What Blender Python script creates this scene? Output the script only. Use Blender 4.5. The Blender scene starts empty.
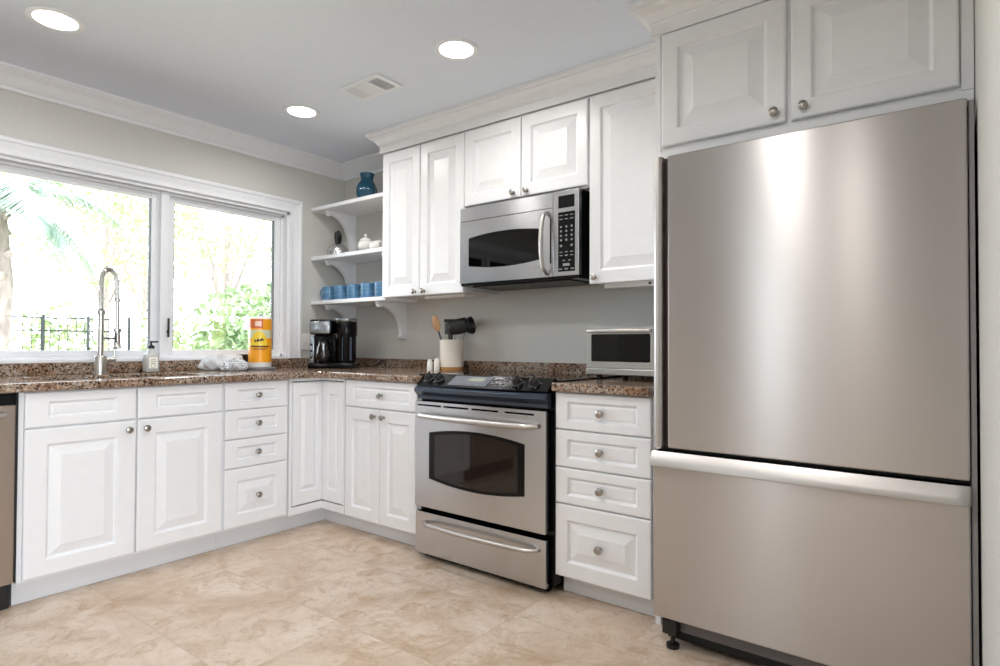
import bpy, bmesh, math, random
from mathutils import Vector, Matrix
from math import pi, sin, cos, radians
random.seed(7)
S = bpy.context.scene
COL = S.collection

# ------------------------------------------------------------ camera, sky, lights, exposure
cam = bpy.data.cameras.new('camera')
camo = bpy.data.objects.new('camera', cam); COL.objects.link(camo); S.camera = camo
yaw, pit, rol = radians(37.324), radians(0.897), radians(0.2)
F_ = Vector((-sin(yaw)*cos(pit), cos(yaw)*cos(pit), sin(pit)))
R_ = Vector((cos(yaw), sin(yaw), 0)); U_ = R_.cross(F_)
R2 = R_*cos(rol) + U_*sin(rol); U2 = -R_*sin(rol) + U_*cos(rol)
m = Matrix((R2, U2, -F_)).transposed().to_4x4()
m.translation = Vector((3.546, -2.762, 1.041))
camo.matrix_world = m
cam.sensor_width = 36; cam.lens = 594.47*36/1000
cam.shift_x = 0.0; cam.shift_y = 0.0021
cam.clip_start = .01; cam.clip_end = 200

w = bpy.data.worlds.new('sky'); S.world = w; w.use_nodes = True
bg = w.node_tree.nodes['Background']
bg.inputs[0].default_value = (.84, .92, 1, 1); bg.inputs[1].default_value = 8.0

S.view_settings.view_transform = 'Standard'; S.view_settings.look = 'None'
S.view_settings.gamma = 1; S.view_settings.use_curve_mapping = False
S.view_settings.exposure = 0.12
S.cycles.use_denoising = True
S.cycles.max_bounces = 10; S.cycles.diffuse_bounces = 6; S.cycles.glossy_bounces = 5
S.cycles.transparent_max_bounces = 16; S.cycles.sample_clamp_indirect = 6
S.cycles.caustics_refractive = False; S.cycles.caustics_reflective = False

def sunlamp():
    l = bpy.data.lights.new('sun', 'SUN'); l.energy = 2; l.angle = radians(6); l.color = (1, .96, .9)
    o = bpy.data.objects.new('sun', l); COL.objects.link(o)
    o.rotation_euler = (radians(38), radians(-12), radians(0))
sunlamp()
def portal(loc, rot, sx, sy):
    l = bpy.data.lights.new('window_portal', 'AREA'); l.shape = 'RECTANGLE'; l.size = sx; l.size_y = sy
    l.cycles.is_portal = True
    o = bpy.data.objects.new('window_portal', l); COL.objects.link(o); o.location = loc; o.rotation_euler = rot
portal((-.16, -1.75, 1.44), (0, radians(-90), 0), .95, 2.65)
portal((5.34, -3.45, 1.12), (0, radians(90), 0), 2.2, 3.0)
portal((2.06, -5.44, 1.35), (radians(90), 0, 0), .36, 1.5)
LAMP_W = 5.5
ZC = 2.32

# ------------------------------------------------------------ materials
def srgb(h):
    if isinstance(h, str):
        h = h.lstrip('#'); c = [int(h[i:i+2], 16)/255 for i in (0, 2, 4)]
    else: c = h
    return tuple((x/12.92 if x <= .04045 else ((x+.055)/1.055)**2.4) for x in c) + (1,)
def mat(name, col, rough=.5, metal=0, **k):
    M = bpy.data.materials.new(name); M.use_nodes = True
    p = M.node_tree.nodes['Principled BSDF']
    p.inputs['Base Color'].default_value = srgb(col)
    p.inputs['Roughness'].default_value = rough; p.inputs['Metallic'].default_value = metal
    for a, v in k.items():
        p.inputs[a.replace('_', ' ')].default_value = v
    return M
def nodes(M): return M.node_tree.nodes, M.node_tree.links, M.node_tree.nodes['Principled BSDF']
def noisy(M, scale, c1, c2, bump=0, stretch=(1, 1, 1), detail=4, lo=.3, hi=.7):
    N, L, p = nodes(M)
    tc = N.new('ShaderNodeTexCoord'); mp = N.new('ShaderNodeMapping'); mp.inputs['Scale'].default_value = stretch
    n = N.new('ShaderNodeTexNoise'); n.inputs['Scale'].default_value = scale; n.inputs['Detail'].default_value = detail
    r = N.new('ShaderNodeValToRGB'); r.color_ramp.elements[0].position = lo; r.color_ramp.elements[1].position = hi
    r.color_ramp.elements[0].color = srgb(c1); r.color_ramp.elements[1].color = srgb(c2)
    L.new(tc.outputs['Object'], mp.inputs[0]); L.new(mp.outputs[0], n.inputs['Vector'])
    L.new(n.outputs['Fac'], r.inputs[0]); L.new(r.outputs[0], p.inputs['Base Color'])
    if bump:
        b = N.new('ShaderNodeBump'); b.inputs['Strength'].default_value = bump; b.inputs['Distance'].default_value = .002
        L.new(n.outputs['Fac'], b.inputs['Height']); L.new(b.outputs[0], p.inputs['Normal'])
    return M

M_wall = noisy(mat('wall paint', '#c9c7bf', .6), 60, '#cbcac4', '#cecdc8', .05)
M_ceil = noisy(mat('ceiling paint', '#e4e6ea', .7), 60, '#dde4ef', '#e0e7f1', .05)
M_trim = noisy(mat('trim paint', '#ecebe8', .35), 30, '#e6e8ec', '#e9ebee', .0)
M_cab = noisy(mat('cabinet paint', '#ecebe9', .32), 20, '#e6e7ea', '#e9eaec', .0)
M_cabin = mat('cabinet shadow gap', '#4a4744', .7)
M_toe = mat('toe kick paint', '#dcdde0', .45)
M_nickel = mat('brushed nickel', '#c4c0ba', .28, 1)
M_knob = mat('pewter knob', '#a9a49e', .25, 1)
M_chrome = mat('chrome', '#d5d5d5', .12, 1)
M_black = mat('black enamel', '#070708', .2, 0, Specular_IOR_Level=.25)
M_blackm = mat('black plastic', '#121212', .45)
M_blue_nose = mat('dark slate enamel', '#3c4756', .25, .2)
M_dark = mat('dark grey steel', '#6b686a', .4, .3)
M_glassblk = mat('dark appliance glass', '#040404', .03, 0, IOR=1.45)
M_white = mat('white ceramic', '#f0efec', .15)
M_crock = noisy(mat('cream glaze', '#efe9dc', .18), 12, '#eee8db', '#f3eee4')
M_crockfoot = mat('raw stoneware', '#b98b55', .6)
M_wood = noisy(mat('spoon wood', '#c79a6b', .55), 30, '#b98a5c', '#d0a679', 0, (1, 1, .1))
M_grey = mat('grey silicone', '#5b5f63', .5)
M_gasket = mat('window gasket', '#3c403f', .6)
M_mark = mat('keypad print', '#888d93', .5)
M_plate = mat('white plastic', '#eceae6', .3)
M_rubber = mat('rubber', '#0a0a0a', .7)

def steel(name, col, tangent, rough=.27, aniso=.75, grain=(2, 2, 220)):
    M = mat(name, col, rough, 1)
    N, L, p = nodes(M)
    p.inputs['Anisotropic'].default_value = aniso
    c = N.new('ShaderNodeCombineXYZ')
    for i in range(3): c.inputs[i].default_value = tangent[i]
    L.new(c.outputs[0], p.inputs['Tangent'])
    tc = N.new('ShaderNodeTexCoord'); mp = N.new('ShaderNodeMapping'); mp.inputs['Scale'].default_value = grain
    n = N.new('ShaderNodeTexNoise'); n.inputs['Scale'].default_value = 3; n.inputs['Detail'].default_value = 5
    L.new(tc.outputs['Object'], mp.inputs[0]); L.new(mp.outputs[0], n.inputs['Vector'])
    r = N.new('ShaderNodeMapRange'); r.inputs['To Min'].default_value = rough-.015; r.inputs['To Max'].default_value = rough+.02
    L.new(n.outputs['Fac'], r.inputs[0]); L.new(r.outputs[0], p.inputs['Roughness'])
    return M
M_steel = steel('stainless steel fridge', '#bdb8b5', (0, 0, 1), .29, .9, (.5, 2, 60))
M_steelr = steel('stainless steel range', '#c6c6c8', (0, 0, 1), .24, .6, (.5, 2, 60))
M_steelx = steel('stainless steel dishwasher', '#b3a89f', (0, 0, 1), .3, .8, (2, .5, 60))
M_steelh = mat('satin handle steel', '#c3bfbb', .36, 1)

def granite():
    M = mat('granite', '#8a7566', .12)
    N, L, p = nodes(M)
    tc = N.new('ShaderNodeTexCoord')
    def vor(sc):
        v = N.new('ShaderNodeTexVoronoi'); v.inputs['Scale'].default_value = sc; L.new(tc.outputs['Object'], v.inputs['Vector']); return v
    def ns(sc, d=6):
        v = N.new('ShaderNodeTexNoise'); v.inputs['Scale'].default_value = sc; v.inputs['Detail'].default_value = d; L.new(tc.outputs['Object'], v.inputs['Vector']); return v
    v1 = vor(150); n1 = ns(55); n2 = ns(7, 3)
    sep = N.new('ShaderNodeSeparateColor'); L.new(v1.outputs['Color'], sep.inputs[0])
    mixf = N.new('ShaderNodeMath'); mixf.operation = 'MULTIPLY_ADD'; mixf.inputs[1].default_value = .55
    L.new(sep.outputs[0], mixf.inputs[0])
    h = N.new('ShaderNodeMath'); h.operation = 'MULTIPLY'; h.inputs[1].default_value = .5; L.new(n1.outputs['Fac'], h.inputs[0]); L.new(h.outputs[0], mixf.inputs[2])
    r = N.new('ShaderNodeValToRGB'); e = r.color_ramp.elements
    e[0].position = .18; e[0].color = srgb('#1d1917'); e[1].position = .85; e[1].color = srgb('#c9b9a8')
    for pos, c in ((.3, '#43352d'), (.40, '#74604f'), (.50, '#94806f'), (.60, '#a98c72'), (.72, '#97928d')):
        x = e.new(pos); x.color = srgb(c)
    L.new(mixf.outputs[0], r.inputs[0])
    r2 = N.new('ShaderNodeValToRGB'); r2.color_ramp.elements[0].position = .45; r2.color_ramp.elements[1].position = .62
    r2.color_ramp.elements[0].color = (0, 0, 0, 1); r2.color_ramp.elements[1].color = (.55, .55, .55, 1)
    L.new(n2.outputs['Fac'], r2.inputs[0])
    mx = N.new('ShaderNodeMix'); mx.data_type = 'RGBA'; mx.blend_type = 'MULTIPLY'
    L.new(r2.outputs[0], mx.inputs['Factor']); L.new(r.outputs[0], mx.inputs['A']); mx.inputs['B'].default_value = srgb('#cda27c')
    L.new(mx.outputs['Result'], p.inputs['Base Color'])
    return M
M_gran = granite()

def floor_mat():
    M = mat('travertine tile', '#cbb8a3', .34)
    N, L, p = nodes(M)
    tc = N.new('ShaderNodeTexCoord')
    mp = N.new('ShaderNodeMapping'); mp.inputs['Location'].default_value = (.05, -.01, 0)
    L.new(tc.outputs['Object'], mp.inputs[0])
    br = N.new('ShaderNodeTexBrick'); br.offset = 0; br.squash = 1
    br.inputs['Scale'].default_value = 1; br.inputs['Brick Width'].default_value = .45; br.inputs['Row Height'].default_value = .45
    br.inputs['Mortar Size'].default_value = .0022; br.inputs['Mortar Smooth'].default_value = .3
    br.inputs['Color1'].default_value = (.15, .15, .15, 1); br.inputs['Color2'].default_value = (.85, .85, .85, 1); br.inputs['Mortar'].default_value = (.5, .5, .5, 1)
    L.new(mp.outputs[0], br.inputs['Vector'])
    # each tile has its own veining offset
    ad = N.new('ShaderNodeVectorMath'); ad.operation = 'MULTIPLY_ADD'; ad.inputs[1].default_value = (.35, .5, 0)
    L.new(br.outputs['Color'], ad.inputs[0]); L.new(tc.outputs['Object'], ad.inputs[2])
    def ns(sc, d, dist=0, rough=.6):
        v = N.new('ShaderNodeTexNoise'); v.inputs['Scale'].default_value = sc; v.inputs['Detail'].default_value = d
        v.inputs['Distortion'].default_value = dist; v.inputs['Roughness'].default_value = rough
        L.new(ad.outputs[0], v.inputs['Vector']); return v
    n1 = ns(3.2, 10, .5, .68); n2 = ns(7, 14, .6, .8); n3 = ns(34, 6, .5)
    r1 = N.new('ShaderNodeValToRGB'); e = r1.color_ramp.elements
    e[0].position = .30; e[0].color = srgb('#b39b84'); e[1].position = .72; e[1].color = srgb('#dccfc2')
    x = e.new(.45); x.color = srgb('#c4b09c'); x = e.new(.56); x.color = srgb('#d0bfae')
    L.new(n1.outputs['Fac'], r1.inputs[0])
    r2 = N.new('ShaderNodeValToRGB'); e = r2.color_ramp.elements
    e[0].position = .49; e[0].color = (0, 0, 0, 1); e[1].position = .66; e[1].color = (.9, .9, .9, 1)
    L.new(n2.outputs['Fac'], r2.inputs[0])
    mx = N.new('ShaderNodeMix'); mx.data_type = 'RGBA'; L.new(r2.outputs[0], mx.inputs['Factor'])
    L.new(r1.outputs[0], mx.inputs['A']); mx.inputs['B'].default_value = srgb('#a58868')
    r3 = N.new('ShaderNodeValToRGB'); e = r3.color_ramp.elements
    e[0].position = .58; e[0].color = (0, 0, 0, 1); e[1].position = .68; e[1].color = (.45, .45, .45, 1)
    L.new(n3.outputs['Fac'], r3.inputs[0])
    m3 = N.new('ShaderNodeMix'); m3.data_type = 'RGBA'; L.new(r3.outputs[0], m3.inputs['Factor'])
    L.new(mx.outputs['Result'], m3.inputs['A']); m3.inputs['B'].default_value = srgb('#a08e80')
    m2 = N.new('ShaderNodeMix'); m2.data_type = 'RGBA'; L.new(br.outputs['Fac'], m2.inputs['Factor'])
    L.new(m3.outputs['Result'], m2.inputs['A']); m2.inputs['B'].default_value = srgb('#b8a48e')
    L.new(m2.outputs['Result'], p.inputs['Base Color'])
    b = N.new('ShaderNodeBump'); b.inputs['Strength'].default_value = .25; b.inputs['Distance'].default_value = .002; b.invert = True
    L.new(br.outputs['Fac'], b.inputs['Height']); L.new(b.outputs[0], p.inputs['Normal'])
    return M
M_floor = floor_mat()

def thin_glass(name, tint=(1, 1, 1, 1), refl=.06):
    M = bpy.data.materials.new(name); M.use_nodes = True; N, L = M.node_tree.nodes, M.node_tree.links
    N.clear(); o = N.new('ShaderNodeOutputMaterial'); t = N.new('ShaderNodeBsdfTransparent'); g = N.new('ShaderNodeBsdfGlossy')
    t.inputs[0].default_value = tint; g.inputs['Roughness'].default_value = .02
    lw = N.new('ShaderNodeFresnel'); lw.inputs[0].default_value = 1.45
    mx = N.new('ShaderNodeMixShader'); L.new(lw.outputs[0], mx.inputs[0]); L.new(t.outputs[0], mx.inputs[1]); L.new(g.outputs[0], mx.inputs[2]); L.new(mx.outputs[0], o.inputs[0])
    return M
M_pane = thin_glass('window glass')
M_clear = thin_glass('clear plastic', (.93, .95, .95, 1))

def emit(name, col, s):
    M = bpy.data.materials.new(name); M.use_nodes = True; N, L = M.node_tree.nodes, M.node_tree.links
    p = N['Principled BSDF']; p.inputs['Emission Color'].default_value = col; p.inputs['Emission Strength'].default_value = s
    return M
M_lamp = emit('lit lamp lens', (1, .96, .9, 1), 9)

# ------------------------------------------------------------ mesh helpers
WO = {}      # world origin of every object
class B:
    def __init__(s): s.b = bmesh.new()
    def _xf(s, vs, M):
        if M is not None:
            for v in vs: v.co = M @ v.co
    def box(s, x0, x1, y0, y1, z0, z1, bev=0, seg=2, M=None):
        r = bmesh.ops.create_cube(s.b, size=1); vs = r['verts']
        for v in vs:
            v.co = Vector(((x0+x1)/2 + v.co.x*(x1-x0), (y0+y1)/2 + v.co.y*(y1-y0), (z0+z1)/2 + v.co.z*(z1-z0)))
        if bev:
            es = list({e for v in vs for e in v.link_edges})
            r2 = bmesh.ops.bevel(s.b, geom=es, offset=bev, segments=seg, profile=.5, affect='EDGES')
            vs = list({v for f in r2['faces'] for v in f.verts})
        s._xf(vs, M); return s
    def lathe(s, prof, c=(0, 0, 0), seg=28, axis='z', M=None, fx=None):
        rings = []
        for r, z in prof:
            if r <= 1e-6: rings.append([s.b.verts.new((0, 0, z))])
            else: rings.append([s.b.verts.new((r*cos(2*pi*i/seg)*(fx(2*pi*i/seg, z) if fx else 1), r*sin(2*pi*i/seg)*(fx(2*pi*i/seg, z) if fx else 1), z)) for i in range(seg)])
        for a, b in zip(rings, rings[1:]):
            for i in range(seg):
                j = (i+1) % seg
                if len(a) == 1 and len(b) == 1: continue
                if len(a) == 1: s.b.faces.new((a[0], b[j], b[i]))
                elif len(b) == 1: s.b.faces.new((a[i], a[j], b[0]))
                else: s.b.faces.new((a[i], a[j], b[j], b[i]))
        C = Vector(c)
        for R in rings:
            for v in R:
                if axis == 'x': v.co = Vector((v.co.z, v.co.x, v.co.y))
                elif axis == '-y': v.co = Vector((v.co.x, -v.co.z, v.co.y))
                v.co = v.co + C
        s._xf([v for R in rings for v in R], M); return s
    def tube(s, pts, r, seg=10, cap=True, M=None):
        P = [Vector(p) for p in pts]; n = len(P)
        rr = r if isinstance(r, (list, tuple)) else [r]*n
        rings = []; up = None
        for i in range(n):
            t = (P[min(i+1, n-1)] - P[max(i-1, 0)]).normalized()
            if up is None:
                up = t.cross(Vector((0, 0, 1)))
                if up.length < 1e-3: up = t.cross(Vector((1, 0, 0)))
                up.normalize()
            else:
                up = (up - t*up.dot(t)).normalized()
            q = t.cross(up)
            rings.append([s.b.verts.new(P[i] + (up*cos(2*pi*k/seg) + q*sin(2*pi*k/seg))*rr[i]) for k in range(seg)])
        for a, b in zip(rings, rings[1:]):
            for i in range(seg): s.b.faces.new((a[i], a[(i+1) % seg], b[(i+1) % seg], b[i]))
        if cap: s.b.faces.new(rings[0][::-1]); s.b.faces.new(rings[-1])
        s._xf([v for R in rings for v in R], M); return s
    def prism(s, poly, f0, f1):
        """poly: list of 2D pts, f0/f1: functions 2D -> 3D for the two ends"""
        a = [s.b.verts.new(f0(*p)) for p in poly]; b = [s.b.verts.new(f1(*p)) for p in poly]
        n = len(poly)
        s.b.faces.new(a); s.b.faces.new(b[::-1])
        for i in range(n): s.b.faces.new((a[i], b[i], b[(i+1) % n], a[(i+1) % n]))
        return s
    def grid(s, fn, nu, nv, closed_u=False):
        V = [[s.b.verts.new(fn(i/nu, j/nv)) for j in range(nv+1)] for i in range(nu + (0 if closed_u else 1))]
        for i in range(nu):
            for j in range(nv):
                a = V[i]; b = V[(i+1) % len(V)]
                s.b.faces.new((a[j], b[j], b[j+1], a[j+1]))
        return s
def link(o, parent=None):
    COL.objects.link(o)
    if parent is not None: o.parent = parent
def obj(name, b, m, parent=None, smooth=False, origin=None, local=False, angle=35):
    bm = b.b
    bmesh.ops.recalc_face_normals(bm, faces=bm.faces)
    me = bpy.data.meshes.new(name)
    if parent is not None: org = Vector((0, 0, 0)) if local else WO[parent.name]
    else: org = Vector(origin) if origin is not None else Vector((0, 0, 0))
    if org.length and not (local and parent is None): bmesh.ops.translate(bm, verts=bm.verts, vec=-org)
    bm.to_mesh(me); bm.free()
    me.materials.append(m)
    if smooth:
        for p in me.polygons: p.use_smooth = True
        me.set_sharp_from_angle(angle=radians(angle))
    o = bpy.data.objects.new(name, me); link(o, parent)
    if parent is None: o.location = org
    WO[o.name] = org
    return o
def thing(name, label, cat, loc, group=None, rotz=0):
    o = bpy.data.objects.new(name, None); link(o); o.location = loc; o.rotation_euler = (0, 0, rotz)
    o.empty_display_size = .05
    WO[o.name] = Vector(loc); return tag(o, label, cat, group)
def tag(o, label, cat, group=None, kind=None):
    if label: o['label'] = label; o['category'] = cat
    if group: o['group'] = group
    if kind: o['kind'] = kind
    return o
def struct(name, b, m, parent=None, smooth=False, origin=None):
    o = obj(name, b, m, parent, smooth, origin)
    if parent is None: o['kind'] = 'structure'
    return o
Zv = Vector((0, 0, 1))
class Fr:
    """a face frame: point(u, v, d) = origin + u*U + v*Z + d*N"""
    def __init__(s, o, U, N): s.o, s.U, s.N = Vector(o), Vector(U), Vector(N)
    def __call__(s, u, v, d): return s.o + s.U*u + Zv*v + s.N*d
def BACK(x, y): return Fr((x, y, 0), (1, 0, 0), (0, -1, 0))
def LEFT(x, y): return Fr((x, y, 0), (0, 1, 0), (1, 0, 0))

def panel(fr, u0, u1, v0, v1, sx=.058, sz=.058, t=.02, raised=True, bev=.035):
    """door or drawer front: slab with a moulded, raised centre"""
    b = B(); w, h = u1-u0, v1-v0
    R = [(0, 0, 0), (0, 0, t-.004), (.003, .003, t-.001), (.007, .007, t), (sx, sz, t), (sx+.003, sz+.003, t-.0015),
         (sx+.006, sz+.006, t-.008), (sx+.010, sz+.010, t-.0115)]
    if raised:
        k = min(bev, (min(w, h)/2 - sz - .014)*.8)
        R += [(sx+.013, sz+.013, t-.0115), (sx+.013+k, sz+.013+k, t-.0015), (sx+.015+k, sz+.015+k, t-.0005)]
    else:
        R += [(sx+.012, sz+.012, t-.0115), (sx+.020, sz+.020, t-.008)]
    prev = None
    for a, c, d in R:
        q = [b.b.verts.new(fr(u0+x, v0+y, d)) for x, y in ((a, c), (w-a, c), (w-a, h-c), (a, h-c))]
        if prev:
            for i in range(4): b.b.faces.new((prev[i], prev[(i+1) % 4], q[(i+1) % 4], q[i]))
        else: b.b.faces.new(q[::-1])
        prev = q
    b.b.faces.new(prev)
    return b
def knob(fr, u, v, d, parent, r=.0155):
    b = B(); prof = [(0, 0), (.0085, 0), (.007, .003), (.0052, .006), (.0055, .013), (r*.9, .018), (r, .022), (r*.93, .026), (r*.6, .029), (0, .030)]
    seg = 16; rings = []
    for rr, z in prof:
        if rr == 0: rings.append([b.b.verts.new(fr(u, v, d+z))])
        else: rings.append([b.b.verts.new(fr(u+rr*cos(2*pi*i/seg), v+rr*sin(2*pi*i/seg), d+z)) for i in range(seg)])
    for a, c in zip(rings, rings[1:]):
        for i in range(seg):
            j = (i+1) % seg
            if len(a) == 1: b.b.faces.new((a[0], c[i], c[j]))
            elif len(c) == 1: b.b.faces.new((a[i], a[j], c[0]))
            else: b.b.faces.new((a[i], a[j], c[j], c[i]))
    return obj('knob', b, M_knob, parent, True)
def sweep(path, prof, m, name, parent=None, closed=False, **k):
    """path: 2D points; prof: (offset to the left-hand normal, z). Mitred."""
    b = B(); P = [Vector(p) for p in path]; n = len(P); rings = []
    for i in range(n):
        d0 = (P[i]-P[i-1]).normalized() if i else (P[1]-P[0]).normalized()
        d1 = (P[i+1]-P[i]).normalized() if i < n-1 else d0
        n0 = Vector((-d0.y, d0.x)); n1 = Vector((-d1.y, d1.x)); mm = (n0+n1); mm = mm/mm.dot(n0) if mm.length > 1e-6 else n0
        rings.append([b.b.verts.new((P[i].x+mm.x*o, P[i].y+mm.y*o, z)) for o, z in prof])
    for a, c in zip(rings, rings[1:]):
        for i in range(len(prof)):
            j = (i+1) % len(prof); b.b.faces.new((a[i], a[j], c[j], c[i]))
    b.b.faces.new(rings[0][::-1]); b.b.faces.new(rings[-1])
    return obj(name, b, m, parent, True, angle=11, **k)

# ------------------------------------------------------------ room shell
XR, YF, XFAR = 3.600, -5.3, 5.2
struct('floor', B().box(-.12, XFAR+.1, YF-.1, .12, -.08, 0), M_floor)
struct('ceiling', B().box(-.12, XFAR+.1, YF-.1, .12, ZC, ZC+.1), M_ceil)
struct('wall_back', B().box(-.12, XFAR+.1, 0, .12, 0, ZC), M_wall)
WY0, WY1, WZ0, WZ1 = -3.05, -.452, .955, 1.922      # window opening
b = B(); b.box(-.12, 0, WY1, 0, 0, ZC); b.box(-.12, 0, YF, WY0, 0, ZC); b.box(-.12, 0, WY0, WY1, 0, WZ0); b.box(-.12, 0, WY0, WY1, WZ1, ZC)
struct('wall_left', b, M_wall)
struct('wall_right', B().box(XR, XR+.12, -1.95, 0, 0, ZC), M_wall)
b = B(); b.box(-.12, 1.90, YF-.12, YF, 0, ZC); b.box(2.22, XFAR+.1, YF-.12, YF, 0, ZC); b.box(1.90, 2.22, YF-.12, YF, 0, .6); b.box(1.90, 2.22, YF-.12, YF, 2.1, ZC)
struct('wall_front', b, M_wall)
b = B(); b.box(1.90, 1.93, YF-.09, YF-.02, .6, 2.1); b.box(2.19, 2.22, YF-.09, YF-.02, .6, 2.1); b.box(1.93, 2.19, YF-.09, YF-.02, .6, .64); b.box(1.93, 2.19, YF-.09, YF-.02, 2.06, 2.1)
w2 = struct('window_added', b, M_trim)  # unseen narrow window, added for the bright streak it reflects in the refrigerator
obj('pane', B().box(1.93, 2.19, YF-.06, YF-.055, .64, 2.06), M_pane, w2)
b = B(); b.box(XFAR, XFAR+.1, YF, -4.95, 0, ZC); b.box(XFAR, XFAR+.1, -1.95, 0, 0, ZC); b.box(XFAR, XFAR+.1, -4.95, -1.95, 2.2, ZC)
struct('wall_far', b, M_wall)
# unseen glazed patio door right of the camera, added to bring in daylight
dr = B()
for y in (-4.95, -3.49, -2.03): dr.box(XFAR+.03, XFAR+.09, y, y+.08, 0, 2.2)
dr.box(XFAR+.03, XFAR+.09, -4.87, -2.03, 2.1, 2.2); dr.box(XFAR+.03, XFAR+.09, -4.87, -2.03, 0, .12)
d1 = struct('door_added', dr, M_trim)
obj('pane', B().box(XFAR+.06, XFAR+.065, -4.87, -3.49, .12, 2.1), M_pane, d1); obj('pane', B().box(XFAR+.06, XFAR+.065, -3.41, -2.03, .12, 2.1), M_pane, d1)

# wall crown moulding (left wall, then back wall as far as the first wall cabinet)
def crown_prof(zb, zt, pr, d=0):
    H = zt-zb
    return [(0, zb), (.014, zb), (.017, zb+.008), (.017, zb+.014), (.024, zb+.018), (pr*.36, zb+H*.38), (pr*.58, zb+H*.62), (pr*.86, zb+H*.78), (pr*.90, zb+H*.84), (pr, zb+H*.86), (pr, zt), (0, zt)]
cp = crown_prof(2.232, ZC-.0005, .118)
sweep([(.0, YF), (.0, 0), (.776, 0)], [(-o, z) for o, z in cp], M_trim, 'trim_1')['kind'] = 'structure'

# window: casing, frame, sashes, panes
win = thing('window_1', None, None, (0, -1.44, WZ0)); win['kind'] = 'structure'
b = B()
CW = .088
casing_prof = [(0, 0), (CW, 0), (CW, .02), (CW-.006, .026), (CW-.02, .026), (CW-.026, .02), (.03, .014), (.016, .014), (.012, .018), (.003, .018), (0, .014)]
def casing(poly_path, closed=True):
    bb = B(); n = len(poly_path); rings = []
    P = [Vector(p) for p in poly_path]
    for i in range(n):
        d0 = (P[i]-P[i-1]).normalized(); d1 = (P[(i+1) % n]-P[i]).normalized()
        if not closed and i == 0: d0 = d1
        if not closed and i == n-1: d1 = d0
        n0 = Vector((-d0.y, d0.x)); n1 = Vector((-d1.y, d1.x)); mm = n0+n1; mm = mm/mm.dot(n0)
        rings.append([bb.b.verts.new((x, P[i].x+mm.x*o, P[i].y+mm.y*o)) for o, x in casing_prof])
    for k in range(n if closed else n-1):
        a, c = rings[k], rings[(k+1) % n]
        for i in range(len(casing_prof)):
            j = (i+1) % len(casing_prof); bb.b.faces.new((a[i], a[j], c[j], c[i]))
    return bb
# path (y, z) drawn so that the left-hand normal points away from the opening
cs = casing([(WY1, WZ0-.01), (WY1, WZ1), (WY0, WZ1), (WY0, WZ0-.01)][::-1], closed=False)
obj('casing', cs, M_trim, win)
b = B(); b.box(-.12, .012, WY0-.0, WY1, WZ0-.013, WZ0+.004, .003)
obj('sill', b, M_trim, win)
b = B()   # outer frame (jambs, head, mullion) with steps
for a, c in ((WY1-.018, WY1), (WY0, WY0+.018)): b.box(-.12, .0, a, c, WZ0, WZ1)
b.box(-.12, 0, WY0, WY1, WZ1-.016, WZ1)
b.box(-.12, -.045, WY1-.032, WY1-.018, WZ0, WZ1); b.box(-.12, -.045, WY0, WY1, WZ1-.030, WZ1-.016)
b.box(-.12, -.045, WY0, WY1, WZ0, WZ0+.016)
b.box(-.12, -.030, -1.252, -1.208, WZ0+.004, WZ1-.016, .003); b.box(-.12, -.030, -2.462, -2.418, WZ0+.004, WZ1-.016, .003)
obj('window_frame', b, M_trim, win)
def sash(y0, y1):
    st = .042; z0, z1 = WZ0+.016, WZ1-.030
    b = B(); x0, x1 = -.095, -.06
    b.box(x0, x1, y0, y0+st, z0, z1, .003); b.box(x0, x1, y1-st, y1, z0, z1, .003)
    b.box(x0, x1, y0+st, y1-st, z0, z0+st*.75, .003); b.box(x0, x1, y0+st, y1-st, z1-st*.75, z1, .003)
    s = obj('sash', b, M_trim, win)
    g = B(); g.box(x0+.004, x1+.001, y1-st-.002, y1-st, z0+st*.75, z1-st*.75); g.box(x0+.004, x1+.001, y0+st, y0+st+.001, z0+st*.75, z1-st*.75)
    obj('gasket', g, M_gasket, s)
    obj('pane', B().box(-.080, -.077, y0+st-.001, y1-st+.001, z0+st*.75-.001, z1-st*.75+.001), M_pane, s)
sash(-1.209, WY1-.032); sash(-2.419, -1.251); sash(WY0+.018, -2.461)
lv = B(); lv.box(-.030, -.012, -1.216, -1.206, 1.10, 1.115, .002); lv.box(-.022, -.012, -1.216, -1.206, 1.075, 1.185, .003)
obj('latch', lv, M_blackm, win)

# ------------------------------------------------------------ base cabinets
DX, FX, TK = .653, .633, .578     # door front, face frame, toe kick distance from the wall
ZD, CB = .843, .848                # door top, counter underside
def carcass(parent, fr, u0, u1, depth=FX, toe=.098, z1=CB):
    # fr origin on the wall, N pointing into the room
    b = B()
    def bx(a, c, d0, d1, z0, z1_):
        p, q = fr(a, z0, d0), fr(c, z1_, d1)
        b.box(min(p.x, q.x), max(p.x, q.x), min(p.y, q.y), max(p.y, q.y), z0, z1_)
    bx(u0+.0005, u1-.0005, .003, depth, toe, z1)
    o = obj('carcass', b, M_cab, parent)
    b = B(); bx(u0+.0005, u1-.0005, .003, TK, 0.001, toe)
    obj('toe_kick', b, M_toe, parent)
frB = BACK(0, 0); frL = LEFT(0, 0)

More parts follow.
